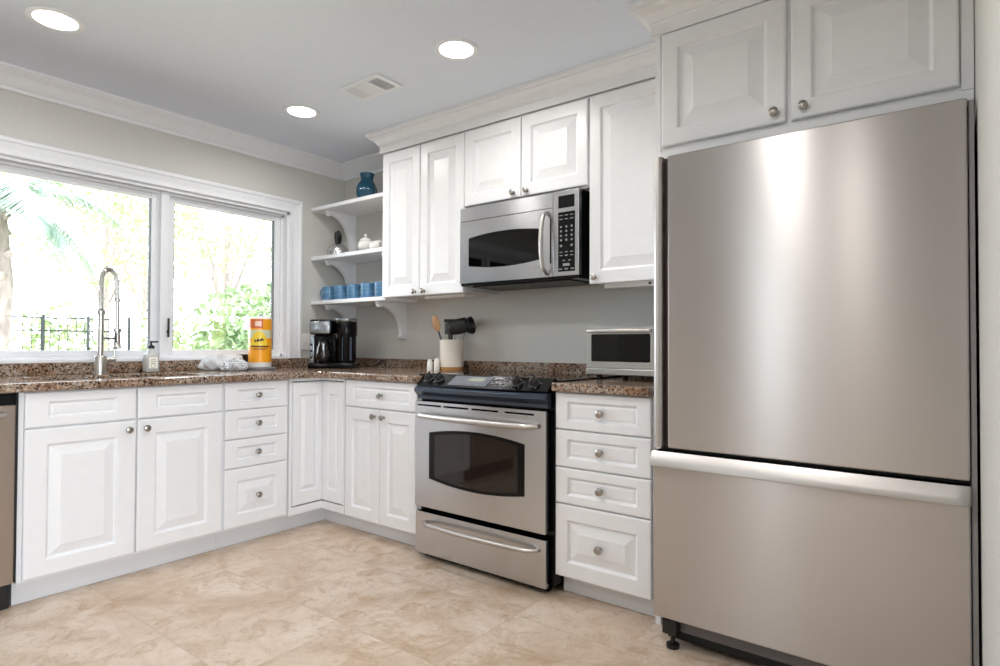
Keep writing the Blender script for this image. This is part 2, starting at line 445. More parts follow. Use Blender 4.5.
# sink base (left wall)
t = thing('sink_cabinet', 'white double-door base cabinet under the sink below the window', 'cabinet', (.3, -1.64, 0), 'white base cabinets')
b = B(); a_, c_ = -2.0495, -1.2325
b.box(.003, FX, a_, a_+.018, .098, CB); b.box(.003, FX, c_-.018, c_, .098, CB); b.box(.003, FX, a_+.018, c_-.018, .098, .116)
b.box(.003, .010, a_+.018, c_-.018, .116, CB); b.box(FX-.018, FX, a_+.018, c_-.018, .116, CB)
obj('carcass', b, M_cab, t)
obj('toe_kick', B().box(.003, TK, a_, c_, .001, .0975), M_toe, t)
fL = LEFT(FX, 0)
for a, c, ku in ((-2.034, -1.634, -1.668), (-1.627, -1.240, -1.596)):
    obj('false_drawer_front', panel(fL, a, c, .704, ZD, .075, .036, raised=False), M_cab, t)
    d = obj('door', panel(fL, a, c, .109, .698, .072, .062), M_cab, t)
    knob(fL, ku, .660, .02, d)
# drawer stack (left wall)
t = thing('drawer_cabinet', 'white four-drawer base cabinet on the window wall, right of the sink doors', 'cabinet', (.3, -1.05, 0), 'white base cabinets')
carcass(t, frL, -1.232, -.866)
for z0, z1, rs in ((.704, ZD, 0), (.556, .700, 0), (.409, .552, 0), (.109, .405, 1)):
    d = obj('drawer', panel(fL, -1.226, -.876, z0, z1, .062 if not rs else .062, .036 if not rs else .062, raised=bool(rs)), M_cab, t)
    knob(fL, -1.051, (z0+z1)/2, .02 if rs else .012, d)
# corner cabinet with the bifold door
t = thing('corner_cabinet', 'white corner base cabinet with a folding L-shaped door', 'cabinet', (.3, -.3, 0), 'white base cabinets')
b = B()
FC = .634
Lp = [(.003, -.8655), (FC, -.8655), (FC, -FC), (.8515, -FC), (.8515, -.003), (.003, -.003)]
b.prism(Lp, lambda x, y: Vector((x, y, .098)), lambda x, y: Vector((x, y, CB)))
obj('carcass', b, M_cab, t)
b = B(); Lt = [(.003, -.8655), (TK, -.8655), (TK, -TK), (.8515, -TK), (.8515, -.003), (.003, -.003)]
b.prism(Lt, lambda x, y: Vector((x, y, .001)), lambda x, y: Vector((x, y, .098)))
obj('toe_kick', b, M_toe, t)
b = B()   # face frame around the opening
b.box(FC, FC+.018, -.8655, -.850, .098, CB); b.box(.845, .8515, -FC-.018, -FC, .098, CB)
b.box(FC, FC+.018, -.850, -FC-.0, .098, .140); b.box(FC, .845, -FC-.018, -FC, .098, .140)
b.box(FC, FC+.018, -.850, -FC, .832, CB); b.box(FC, .845, -FC-.018, -FC, .832, CB)
obj('face_frame', b, M_cab, t)
b = B(); b.box(FC, FC+.003, -.850, -FC, .140, .832); b.box(FC, .845, -FC-.003, -FC, .140, .832)
obj('door_gap', b, M_cabin, t)
fL2 = LEFT(FC, 0); fB2 = BACK(0, -FC)
obj('door', panel(fL2, -.845, -FC-.0005, .146, .827, .045, .07, bev=.022), M_cab, t)
obj('door', panel(fB2, FC+.0215, .840, .146, .827, .045, .07, bev=.022), M_cab, t)

# back wall: double door
t = thing('door_cabinet', 'white base cabinet left of the range, one drawer over two narrow doors', 'cabinet', (1.15, -.3, 0), 'white base cabinets')
carcass(t, frB, .852, 1.434)
fB = BACK(0, -FX)
d = obj('drawer', panel(fB, .860, 1.420, .699, ZD, .055, .032, raised=False), M_cab, t); knob(fB, 1.148, .768, .012, d)
d = obj('door', panel(fB, .860, 1.137, .092, .693, .055, .06), M_cab, t); knob(fB, 1.104, .656, .02, d)
d = obj('door', panel(fB, 1.143, 1.420, .092, .693, .055, .06), M_cab, t); knob(fB, 1.176, .656, .02, d)
# right drawer stack
t = thing('drawer_cabinet', 'white four-drawer base cabinet between the range and the refrigerator', 'cabinet', (2.43, -.3, 0), 'white base cabinets')
carcass(t, frB, 2.226, 2.654)
for z0, z1, rs in ((.694, ZD, 0), (.540, .689, 0), (.390, .535, 0), (.090, .385, 1)):
    d = obj('drawer', panel(fB, 2.229, 2.648, z0, z1, .055, .034 if not rs else .06, raised=bool(rs)), M_cab, t)
    knob(fB, 2.437, (z0+z1)/2, .02 if rs else .012, d, .0165)

# ------------------------------------------------------------ counters
CT = .884
def arc(cx, cy, r, a0, a1, n=8): return [(cx+r*cos(radians(a0+(a1-a0)*i/n)), cy+r*sin(radians(a0+(a1-a0)*i/n))) for i in range(n+1)]
OV = .68
SH = (.19, .545, -1.945, -1.255)   # sink hole
def counter_poly(poly, hole=None):
    b = B(); bm = b.b
    def ring(pts, z): return [bm.verts.new((x, y, z)) for x, y in pts]
    # rounded (eased) front edge: three layers
    from mathutils.geometry import tessellate_polygon
    outs = [poly] + ([hole] if hole else [])
    for z, up in ((CB, False), (CT, True)):
        pass
    vt = []; vb = []
    for pts in outs:
        vt.append(ring(pts, CT)); vb.append(ring(pts, CB))
    flat = [v for r in vt for v in r]; flatb = [v for r in vb for v in r]
    tri = tessellate_polygon([[Vector((x, y, 0)) for x, y in pts] for pts in outs])
    for a, c, d in tri:
        bm.faces.new((flat[a], flat[c], flat[d])); bm.faces.new((flatb[d], flatb[c], flatb[a]))
    for rt, rb in zip(vt, vb):
        n = len(rt)
        for i in range(n): bm.faces.new((rt[i], rt[(i+1) % n], rb[(i+1) % n], rb[i]))
    return b
Y1 = -2.75
poly = [(.002, -.002), (.002, Y1), (OV, Y1)] + arc(OV+.07, -OV-.07, .07, 180, 90) + [(1.4365, -OV), (1.4365, -.002)]
def rr(x0, x1, y0, y1, r):
    return arc(x1-r, y1-r, r, 0, 90, 5) + arc(x0+r, y1-r, r, 90, 180, 5) + arc(x0+r, y0+r, r, 180, 270, 5) + arc(x1-r, y0+r, r, 270, 360, 5)
ct = thing('countertop', 'speckled brown granite worktop running under the window and around the corner', 'countertop', (.34, -1.4, CB))
o = obj('worktop', counter_poly(poly, rr(*SH, .06)), M_gran, ct)
bv = o.modifiers.new('ease', 'BEVEL'); bv.width = .007; bv.segments = 3; bv.limit_method = 'ANGLE'; bv.angle_limit = radians(50)
b = B(); b.box(.002, .020, Y1, -.020, CT, .942, .002); b.box(.002, 1.4365, -.020, -.002, CT, .942, .002)
obj('backsplash', b, M_gran, ct)
ct2 = thing('countertop', 'short speckled brown granite worktop between range and refrigerator', 'countertop', (2.44, -.3, CB))
o = obj('worktop', counter_poly([(2.224, -.002), (2.224, -OV), (2.652, -OV), (2.652, -.002)]), M_gran, ct2)
bv = o.modifiers.new('ease', 'BEVEL'); bv.width = .007; bv.segments = 3; bv.limit_method = 'ANGLE'; bv.angle_limit = radians(50)
obj('backsplash', B().box(1.4375, 2.652, -.020, -.002, CT+.001, .942, .002), M_gran, ct2)

# sink basin (undermount)
t = thing('kitchen_sink', 'stainless undermount sink in the granite below the window', 'sink', (.37, -1.575, .66))
b = B(); x0, x1, y0, y1 = SH[0]-.008, SH[1]+.008, SH[2]-.008, SH[3]+.008
prof = [(rr(x0-.004, x1+.004, y0-.004, y1+.004, .066), CB-.001), (rr(x0, x1, y0, y1, .06), CB-.001), (rr(x0+.006, x1-.006, y0+.006, y1-.006, .06), .70), (rr(x0+.03, x1-.03, y0+.03, y1-.03, .05), .665)]
rg = [[b.b.verts.new((x, y, z)) for x, y in p] for p, z in prof]
for a, c in zip(rg, rg[1:]):
    for i in range(len(a)): b.b.faces.new((a[i], a[(i+1) % len(a)], c[(i+1) % len(a)], c[i]))
b.b.faces.new(rg[-1])
obj('basin', b, mat('sink steel', '#a9a9a8', .25, 1), t, True)
obj('drain', B().lathe([(0, .6665), (.04, .6665), (.045, .6685), (.045, .666), (0, .666)], (.37, -1.575, 0)), M_chrome, t, True)

# ------------------------------------------------------------ faucet
fx, fy = .115, -1.595
t = thing('faucet', 'tall brushed nickel spring faucet standing behind the sink', 'faucet', (fx, fy, CT))
obj('base', B().lathe([(0, .0006), (.033, 0), (.033, .006), (.027, .008), (.027, .085), (.024, .092), (0, .092)], (fx, fy, CT)), M_nickel, t, True)
obj('riser', B().tube([(fx, fy, CT+.09), (fx, fy, 1.20)], .0135, 16), M_nickel, t, True)
obj('joint_collar', B().lathe([(.0145, 0), (.018, .003), (.018, .02), (.0145, .024)], (fx, fy, 1.185)), M_nickel, t, True)
# hose with the coil around it: riser top -> arch -> down to the spray head
hy = fy + .070
arcp = [Vector((fx, fy, 1.20+.0*i)) for i in range(1)]
N1 = 14
path = [Vector((fx, fy, 1.20 + (1.345-1.20)*i/6)) for i in range(7)]
path += [Vector((fx, fy+.035-.035*cos(pi*i/N1), 1.345+.075*sin(pi*i/N1))) for i in range(1, N1+1)]
path += [Vector((fx, hy+.003*i/6, 1.345-(1.345-1.26)*i/6)) for i in range(1, 7)]
obj('hose', B().tube(path, .009, 10), M_nickel, t, True)
def coil(path, turns_per_m, r, wr, n_per=8):
    L = [0]
    for a, c in zip(path, path[1:]): L.append(L[-1]+(c-a).length)
    tot = L[-1]; n = int(tot*turns_per_m*n_per); out = []
    for k in range(n+1):
        s = tot*k/n; i = max(j for j in range(len(L)) if L[j] <= s+1e-9); i = min(i, len(path)-2)
        f = (s-L[i])/max(1e-9, L[i+1]-L[i]); p = path[i].lerp(path[i+1], f); tg = (path[i+1]-path[i]).normalized()
        a = Vector((1, 0, 0)); q = tg.cross(a)
        th = 2*pi*k/n_per
        out.append(p + (a*cos(th)+q*sin(th))*r)
    return out
obj('spring', B().tube(coil(path, 105, .0125, .002), .0026, 5), M_nickel, t, True)
b = B(); b.tube([(fx, hy+.003, 1.27), (fx, hy+.004, 1.12), (fx, hy+.004, 1.105)], [.010, .010, .010], 12)
b.lathe([(.0125, 0), (.0155, .003), (.0155, .012), (.0125, .015)], (fx, hy+.003, 1.255))
obj('hose_tail', b, M_nickel, t, True)
sp = obj('spray_head', B().lathe([(0, 0), (.021, .001), (.022, .006), (.019, .012), (.016, .05), (.0145, .095), (.012, .105), (0, .106)], (fx, hy+.004, 1.01)), M_nickel, t, True)
obj('trigger', B().box(fx+.012, fx+.024, hy-.013, hy-.004, 1.045, 1.095, .003), M_blackm, sp)
b = B(); b.tube([(fx, fy, 1.065), (fx, hy+.004, 1.065)], .005, 8)
b.lathe([(.017, 0), (.020, .002), (.020, .014), (.017, .016)], (fx, hy+.004, 1.1))
obj('docking_arm', b, M_chrome, t, True)
b = B(); b.tube([(fx, fy+.024, .955), (fx, fy+.066, .957)], .013, 12); b.tube([(fx, fy+.062, .957), (fx, fy+.066, 1.02)], [.005, .0035], 8)
obj('lever', b, M_nickel, t, True)

# ------------------------------------------------------------ dishwasher
t = thing('dishwasher', 'stainless dishwasher at the left end of the window-wall cabinets', 'dishwasher', (.3, -2.36, 0))
obj('tub', B().box(.01, .60, -2.662, -2.055, .10, CB-.004), M_dark, t)
d = obj('door', B().box(.605, DX, -2.660, -2.062, .110, .800, .004), M_steelx, t)
obj('control_strip', B().box(.60, DX-.004, -2.660, -2.060, .803, .842, .002), M_black, t)
obj('handle', B().tube([(DX+.0, -2.60, .765)] + [(DX+.035, -2.58+.0, .765), (DX+.035, -2.13, .765), (DX+.0, -2.10, .765)], .012, 12), M_steelh, d, True)
obj('toe_panel', B().box(.05, TK+.02, -2.655, -2.062, .002, .10), M_blackm, t)
obj('side_gap', B().box(.02, FX+.005, -2.0585, -2.0515, .11, CB-.004), M_blackm, t)
# base cabinet beyond is out of the frame

# ------------------------------------------------------------ range
RX0, RX1 = 1.4395, 2.2215
rc = (1.436+2.2)/2
t = thing('range', 'slide-in stainless electric range with black control panel', 'range', (rc, -.35, 0))
obj('body', B().box(RX0, 2.2195, -.640, -.03, .035, .872), M_black, t)
obj('cooktop', B().box(1.4375+.0005, 2.2235, -.605, -.0215, .8745, .8905, .002), M_glassblk, t)
b = B(); b.box(2.2236, 2.243, -.640, -.022, CT+.0008, .8915, .002)
obj('side_trim', b, M_black, t)
obj('side_trim', B().box(1.4195, 1.4373, -.640, -.022, CT+.0008, .8915, .002), M_black, t)
br = mat('burner ring print', '#2b2b2d', .1)
for x, y, r in ((1.64, -.44, .10), (2.02, -.44, .115), (1.64, -.17, .085), (2.02, -.17, .10)):
    obj('burner', B().lathe([(r-.004, .8906), (r-.004, .8909), (r, .8909), (r, .8906)], (x, y, 0), 40), br, t)
hw = (2.2-1.4365)/2
def bow(x): return .036*(1-((x-rc)/hw)**2)
N = 24
def xs(i): return 1.4365 + (2.2-1.4365)*i/N
def loftx(fn, m, name, par, smooth=True):
    b = B(); rg = []
    for i in range(N+1):
        x = xs(i); rg.append([b.b.verts.new((x, y, z)) for y, z in fn(x)])
    for a, c in zip(rg, rg[1:]):
        for k in range(len(a)): b.b.faces.new((a[k], a[(k+1) % len(a)], c[(k+1) % len(a)], c[k]))
    b.b.faces.new(rg[0][::-1]); b.b.faces.new(rg[-1])
    return obj(name, b, m, par, smooth, angle=30)
cpn = loftx(lambda x: [(-.600, .893), (-.612, .896), (-.672-bow(x), .845), (-.667-bow(x), .836), (-.600, .836)], M_black, 'control_panel', t)
loftx(lambda x: [(-.60, .8355), (-.672-bow(x)*1.05, .8355), (-.688-bow(x)*1.02, .828), (-.690-bow(x)*.8, .812), (-.668, .790), (-.664, .774), (-.60, .774)], M_blue_nose, 'front_rail', t)
# direction of the sloping panel at x
def onpanel(x, f, lift=0):
    y0, z0, y1, z1 = -.612, .896, -.672-bow(x), .845
    y, z = y0+(y1-y0)*f, z0+(z1-z0)*f
    n = Vector((0, -(z0-z1), (y0-y1))).normalized()
    n = Vector((0, -abs(z0-z1), abs(y0-y1))).normalized()
    return Vector((x, y, z)) + n*lift, n
for x in (1.500, 1.572, 2.035, 2.120):
    p, n = onpanel(x, .5)
    Mx = Matrix.Translation(p) @ Vector((0, 0, 1)).rotation_difference(n).to_matrix().to_4x4()
    k = B(); k.lathe([(0, 0), (.026, 0), (.026, .004), (.021, .007), (.019, .022), (.016, .026), (0, .026)], M=Mx, seg=24)
    k.box(-.004, .004, -.021, .021, .024, .032, .002, M=Mx)
    kk = obj('knob', k, M_blackm, cpn, True)
    for a in range(5):
        an = radians(-50 + a*70); obj('dial_mark', B().box(.031*cos(an)-.0022, .031*cos(an)+.0022, .031*sin(an)-.0022, .031*sin(an)+.0022, -.0002, .0006, M=Mx), M_mark, cpn)
def patch(x0, x1, f0, f1, lift, m, name, par):
    b = B(); n = 6
    top = [[onpanel(x0+(x1-x0)*i/n, f, lift)[0] for f in (f0, f1)] for i in range(n+1)]
    bot = [[onpanel(x0+(x1-x0)*i/n, f, lift-.0015)[0] for f in (f0, f1)] for i in range(n+1)]
    q = [[b.b.verts.new(v) for v in (a[0], a[1], c[1], c[0])] for a, c in zip(top, bot)]
    for a, c in zip(q, q[1:]):
        for k in range(4): b.b.faces.new((a[k], a[(k+1) % 4], c[(k+1) % 4], c[k]))
    b.b.faces.new(q[0][::-1]); b.b.faces.new(q[-1]); return obj(name, b, m, par)
M_dispan = mat('grey display bezel', '#6d727a', .3, .4); M_lcd = mat('lcd', '#8f9488', .25)
patch(1.655, 1.885, .12, .88, .0015, M_dispan, 'display_bezel', cpn)
patch(1.760, 1.850, .22, .55, .0028, M_lcd, 'clock_display', cpn)
for x, f in [(1.68+.024*i, f) for i in range(3) for f in (.35, .65)] + [(1.908+.026*i, f) for i in range(3) for f in (.3, .6)] + [(1.78, .76), (1.83, .76), (1.985, .78)]:
    p, n = onpanel(x, f, .002); Mx = Matrix.Translation(p) @ Vector((0, 0, 1)).rotation_difference(n).to_matrix().to_4x4()
    obj('touch_key', B().box(-.006, .006, -.0032, .0032, -.001, .0008, M=Mx), M_mark, cpn)
# oven door
DY = -.681
def arch(x0, x1, z0, z1, s, n=14):
    p = [(x0+(x1-x0)*i/n, z0 - s*(1-((2*i/n-1))**2)) for i in range(n+1)]
    p += [(x1-(x1-x0)*i/n, z1 + s*(1-((2*i/n-1))**2)) for i in range(n+1)]
    return p
def slab_hole(outer, hole, y0, y1):
    from mathutils.geometry import tessellate_polygon
    b = B(); bm = b.b; outs = [outer] + ([hole] if hole else [])
    F = [[bm.verts.new((x, y0, z)) for x, z in p] for p in outs]; K = [[bm.verts.new((x, y1, z)) for x, z in p] for p in outs]
    f = [v for r in F for v in r]; k = [v for r in K for v in r]
    for a, c, d in tessellate_polygon([[Vector((x, z, 0)) for x, z in p] for p in outs]):
        bm.faces.new((f[a], f[c], f[d])); bm.faces.new((k[d], k[c], k[a]))
    for r, q in zip(F, K):
        for i in range(len(r)): bm.faces.new((r[i], r[(i+1) % len(r)], q[(i+1) % len(r)], q[i]))
    return b
def rect(x0, x1, z0, z1): return [(x0, z0), (x1, z0), (x1, z1), (x0, z1)]
wp = arch(1.532, 2.092, .395, .614, .026)
# door skin with slots cut at the top
from mathutils.geometry import tessellate_polygon
def slab_holes(outer, holes, y0, y1):
    b = B(); bm = b.b; outs = [outer] + holes
    F = [[bm.verts.new((x, y0, z)) for x, z in p] for p in outs]; K = [[bm.verts.new((x, y1, z)) for x, z in p] for p in outs]
    f = [v for r in F for v in r]; k = [v for r in K for v in r]
    for a, c, d in tessellate_polygon([[Vector((x, z, 0)) for x, z in p] for p in outs]):
        bm.faces.new((f[a], f[c], f[d])); bm.faces.new((k[d], k[c], k[a]))
    for r, q in zip(F, K):
        for i in range(len(r)): bm.faces.new((r[i], r[(i+1) % len(r)], q[(i+1) % len(r)], q[i]))
    return b
slots = [rect(a, a+.155, .741, .748) for a in (1.452, 1.622, 1.795, 1.985)]
od = obj('oven_door', slab_holes(rect(1.4365, 2.199, .252, .763), slots + [wp], DY, -.655), M_steelr, t)
bv = od.modifiers.new('ease', 'BEVEL'); bv.width = .002; bv.segments = 2; bv.limit_method = 'ANGLE'
obj('door_core', B().box(1.442, 2.194, -.6545, -.641, .256, .760), M_black, od)
def shrink(poly, dx, dz, cx, cz):
    hx = max(abs(x-cx) for x, z in poly); hz = max(abs(z-cz) for x, z in poly)
    return [(cx+(x-cx)*(hx-dx)/hx, cz+(z-cz)*(hz-dz)/hz) for x, z in poly]
wi = shrink(wp, .034, .012, 1.812, .5045)
obj('window_border', slab_holes(shrink(wp, .0008, .0008, 1.812, .5045), [wi], DY-.002, -.6555), M_black, od)
obj('oven_glass', slab_holes(shrink(wi, .0003, .0003, 1.812, .5045), [], DY-.001, -.658), mat('oven window glass', '#231b16', .04, 0, IOR=1.5), od)
def bar_handle(x0, x1, z, y, out, par, r=.011, name='handle', dz=0):
    n = 18; pts = []; rad = []
    for i in range(n+1):
        u = i/n; e = min(1, min(u, 1-u)/.06)
        pts.append((x0+(x1-x0)*u, y-.004-(out*.55*math.sqrt(e*(2-e)) + out*.45*(1-(2*u-1)**2)), z - dz*(1-(2*u-1)**2)))
        rad.append(r*(.75+.25*e))
    b = B(); b.tube(pts, rad, 12)
    return obj(name, b, M_steelh, par, True)
bar_handle(1.468, 2.162, .697, DY, .055, od, .0125)
bd = obj('storage_drawer', B().box(1.4415, 2.199, DY, -.655, .028, .228, .003), M_steelr, t)
obj('drawer_core', B().box(1.446, 2.194, -.6545, -.641, .034, .224), M_black, bd)
bar_handle(1.505, 2.165, .182, DY, .050, bd, .010, dz=0)
obj('kick_plate', B().box(1.47, 2.18, -.64, -.60, .004, .034), M_blackm, t)
for x in (1.475, 2.17): obj('foot', B().lathe([(0, 0), (.018, 0), (.018, .01), (.008, .012), (.008, .035), (0, .035)], (x, -.62, .0005)), M_rubber, t, True)

# ------------------------------------------------------------ wall cabinets
YU, YUF = -.303, -.323
ZU0, ZU1 = 1.322, 2.252
fU = BACK(0, YU)
def upper(x0, x1, z0, doors, label):
    t = thing('wall_cabinet', label, 'cabinet', ((x0+x1)/2, -.15, z0), 'white wall cabinets')
    obj('carcass', B().box(x0+.0005, x1-.0005, YU, -.002, z0, ZU1-.0005), M_cab, t)
    for a, c, zb, ku, kz in doors:
        d = obj('door', panel(fU, a, c, zb, 2.197, .055, .06, bev=.04), M_cab, t); knob(fU, ku, kz, .02, d)
    return t
upper(.777, 1.436, 1.330, ((.780, 1.098, ZU0, 1.068, 1.345), (1.103, 1.434, ZU0, 1.140, 1.345)), 'white wall cabinet with two tall narrow doors beside the open shelves')
upper(1.436, 2.2, 1.777, ((1.439, 1.812, 1.787, 1.772, 1.812), (1.817, 2.196, 1.787, 1.855, 1.812)), 'short white two-door wall cabinet over the microwave')
upper(2.2, 2.654, 1.330, ((2.205, 2.650, ZU0, 2.236, 1.352),), 'tall white single-door wall cabinet between microwave and refrigerator')
tag(obj('under_cabinet_light', B().box(1.02, 1.34, -.20, -.12, 1.312, 1.329, .003), M_plate, origin=(1.18, -.16, 1.312)), 'slim white light bar under the double-door wall cabinet near the shelves', 'light')
uc = thing('under_cabinet_light', 'slim white light bar with dark switches under the tall cabinet over the toaster oven', 'light', (2.43, -.2, 1.306))
obj('housing', B().box(2.25, 2.61, -.26, -.16, 1.304, 1.329, .003), M_plate, uc)
for x in (2.47, 2.50, 2.56): obj('switch', B().box(x, x+.012, -.262, -.2595, 1.312, 1.321), M_blackm, uc)
# cabinet crown, with frieze board between doors and crown
cc = [(0, 2.2035), (.013, 2.2035), (.013, 2.243), (.017, 2.246), (.017, 2.254), (.024, 2.257), (.030, 2.266), (.044, 2.279), (.064, 2.289), (.072, 2.292), (.072, 2.298), (.084, 2.301), (.088, 2.304), (.088, ZC-.0005), (0, ZC-.0005)]
FRZ = -.318
cc = [(o*.86, z) for o, z in cc]
pth = [(.770, -.003), (.770, FRZ), (2.652, FRZ)]
cr = sweep(pth, [(-o, z) for o, z in cc][::-1] if 0 else [(-o, z) for o, z in cc], M_cab, 'crown_molding', origin=(1.7, FRZ, 2.2)); tag(cr, 'white crown molding along the top of the wall cabinets over the range', 'molding', 'crown moldings on the cabinets')

# over-fridge cabinet with enclosure panel
t = thing('refrigerator_cabinet', 'white two-door cabinet above the refrigerator with a tall side panel', 'cabinet', (3.13, -.3, 0))
obj('carcass', B().box(2.676, XR-.002, -.624, -.002, 1.735, ZU1-.0005), M_cab, t)
obj('side_panel', B().box(2.6555, 2.6755, -.630, -.002, .001, ZU1-.0005), M_cab, t)
fG = BACK(0, -.624)
for a, c, ku in ((2.686, 3.112, 3.078), (3.128, 3.565, 3.166)):
    d = obj('door', panel(fG, a, c, 1.779, 2.200, .058, .058, bev=.045), M_cab, t); knob(fG, ku, 1.814, .02, d)
obj('bottom_rail', B().box(2.676, XR-.002, -.634, -.6245, 1.735, 1.766, .002), M_cab, t)
obj('end_stile', B().box(3.569, XR-.002, -.634, -.6245, 1.767, ZU1-.001, .001), M_cab, t)
cr = sweep([(2.655, -.408), (2.655, -.632), (XR-.002, -.632)], [(-o, z) for o, z in cc], M_cab, 'crown_molding', origin=(3.1, -.632, 2.2))
tag(cr, 'white crown molding on the deep cabinet above the refrigerator', 'molding', 'crown moldings on the cabinets')

# ------------------------------------------------------------ microwave
MY = -.353
t = thing('microwave_oven', 'stainless over-the-range microwave with arched window', 'microwave', (1.80, -.17, 1.362))
obj('body', B().box(1.438, 2.164, -.322, -.003, 1.366, 1.774), M_black, t)
obj('vent_grille', B().box(1.437, 2.0245, MY, -.3225, 1.6965, 1.770, .002), M_steelr, t)
wm = arch(1.497, 1.956, 1.456, 1.604, .018)
md = obj('door', slab_holes(rect(1.437, 2.0245, 1.366, 1.6945), [wm], MY, -.3235), M_steelr, t)
obj('door_window', slab_holes(shrink(wm, .0006, .0006, 1.7265, 1.53), [], MY+.001, -.324), M_glassblk, md)
hd = []
for i in range(19):
    u = i/18; e = min(1, min(u, 1-u)/.1)
    hd.append((1.994, MY-.004-.024*math.sqrt(e*(2-e))-.030*(1-(2*u-1)**2), 1.382+.296*u))
obj('handle', B().tube(hd, .0105, 12), M_steelh, md, True)
obj('handle_gap', B().box(2.009, 2.0165, MY-.0012, MY+.001, 1.43, 1.645), M_black, md)
b = B(); b.lathe([(0, 0), (.006, 0), (.006, .0008), (0, .0008)], (1.50, MY, 1.405), 12, '-y'); b.box(1.516, 1.524, MY-.0008, MY, 1.402, 1.408)
b.box(1.905, 1.955, MY-.0008, MY, 1.412, 1.417)
obj('maker_mark', b, mat('grey print', '#8d8f92', .5), md)
cp_ = obj('control_column', B().box(2.026, 2.166, MY, -.3225, 1.366, 1.770, .002), M_steelr, t)
obj('display', B().box(2.056, 2.143, MY-.0015, MY+.001, 1.688, 1.746), M_glassblk, cp_)
kp = obj('keypad', B().box(2.056, 2.146, MY-.0015, MY+.001, 1.386, 1.668), M_glassblk, cp_)
def mk(x, z, w=.007, h=.004): obj('key', B().box(x-w, x+w, MY-.0022, MY-.0015, z-h, z+h), M_mark, kp)
for z in (1.652, 1.634):
    for x in (2.072, 2.101, 2.130): mk(x, z, .009, .002)
for z in (1.598, 1.577, 1.556, 1.535):
    for x in (2.072, 2.101, 2.130): mk(x, z, .0045, .0045)
for z in (1.508,):
    for x in (2.072, 2.130): mk(x, z, .006, .005)
for z in (1.478, 1.462):
    for x in (2.072, 2.101, 2.130): mk(x, z, .008, .002)
for x in (2.088, 2.118): mk(x, 1.438, .007, .002)
mk(2.101, 1.418, .018, .006)
for x in (2.068, 2.101, 2.134): mk(x, 1.398, .009, .003)
b = B(); b.box(1.438, 2.164, -.345, -.01, 1.352, 1.3655, .002)
for i in range(9): b.box(1.50, 2.10, -.32+.03*i, -.30+.03*i, 1.346, 1.352)
obj('underside_grille', b, M_black, t)

# ------------------------------------------------------------ refrigerator
FY = -.796
t = thing('refrigerator', 'large brushed stainless refrigerator with a bottom freezer drawer', 'refrigerator', (3.16, -.4, 0))
obj('body', B().box(2.728, 3.5925, -.738, -.03, .05, 1.686, .003), M_dark, t)
obj('side_flange', B().box(3.5815, 3.5935, FY+.012, -.7385, .05, 1.686, .001), mat('grey flange', '#8f8b8c', .4), t)
dd = obj('door', B().box(2.7675, 3.579, FY, -.742, .690, 1.692, .005, 3), M_steel, t)
# full-height pull on the left edge: recessed channel and a flared bright bar
hp = [(2.7155, -.742), (2.7155, FY+.018), (2.7165, FY+.006), (2.721, FY-.003), (2.729, FY-.0075), (2.738, FY-.007), (2.7455, FY-.002), (2.7495, FY+.006), (2.7495, FY+.035), (2.7670, FY+.035), (2.7670, -.742)]
b = B(); b.prism(hp, lambda x, y: Vector((x, y, .690)), lambda x, y: Vector((x, y, 1.692)))
obj('handle', b, M_steelh, dd, True, angle=50)
obj('handle_recess', B().box(2.7500, 2.7670, FY+.028, FY+.0345, .6905, 1.6915), mat('handle recess', '#3a2622', .5), dd)
obj('door_seal', B().box(2.73, 3.570, -.7415, -.7385, .692, 1.686), M_rubber, dd)
fd = obj('freezer_drawer', B().box(2.7155, 3.579, FY, -.742, .109, .6765, .005, 3), M_steel, t)
hz = [(FY+.001, .6775), (FY-.005, .6772), (FY-.020, .655), (FY-.026, .636), (FY-.026, .629), (FY-.022, .627), (FY+.001, .640)]
def hx(x, e):   # end rounding of the handle
    return [(FY+.001+(y-FY-.001)*e, z) for y, z in hz]
b = B(); rg = []
st = [(2.7145, 1), (3.548, 1), (3.562, .93), (3.573, .72), (3.580, .38), (3.5815, .12)]
for x, e in st: rg.append([b.b.verts.new((x, y, z)) for y, z in hx(x, e)])
for a, c in zip(rg, rg[1:]):
    for k in range(len(a)): b.b.faces.new((a[k], a[(k+1) % len(a)], c[(k+1) % len(a)], c[k]))
b.b.faces.new(rg[0][::-1]); b.b.faces.new(rg[-1])
obj('handle', b, M_steelh, fd, True, angle=50)
obj('drawer_seal', B().box(2.73, 3.570, -.7415, -.7385, .11, .672), M_rubber, fd)
obj('gap_strip', B().box(2.73, 3.575, -.760, -.742, .6767, .6897), M_rubber, t)
obj('base_grille', B().box(2.745, 3.585, -.735, -.70, .022, .098, .002), M_rubber, t)
for x in (2.77, 3.55):
    obj('levelling_foot', B().lathe([(0, 0), (.022, 0), (.022, .012), (.008, .014), (.008, .05), (0, .05)], (x, -.755, .0005)).box(x-.03, x+.02, -.775, -.735, .048, .098, .002), M_blackm, t, True)

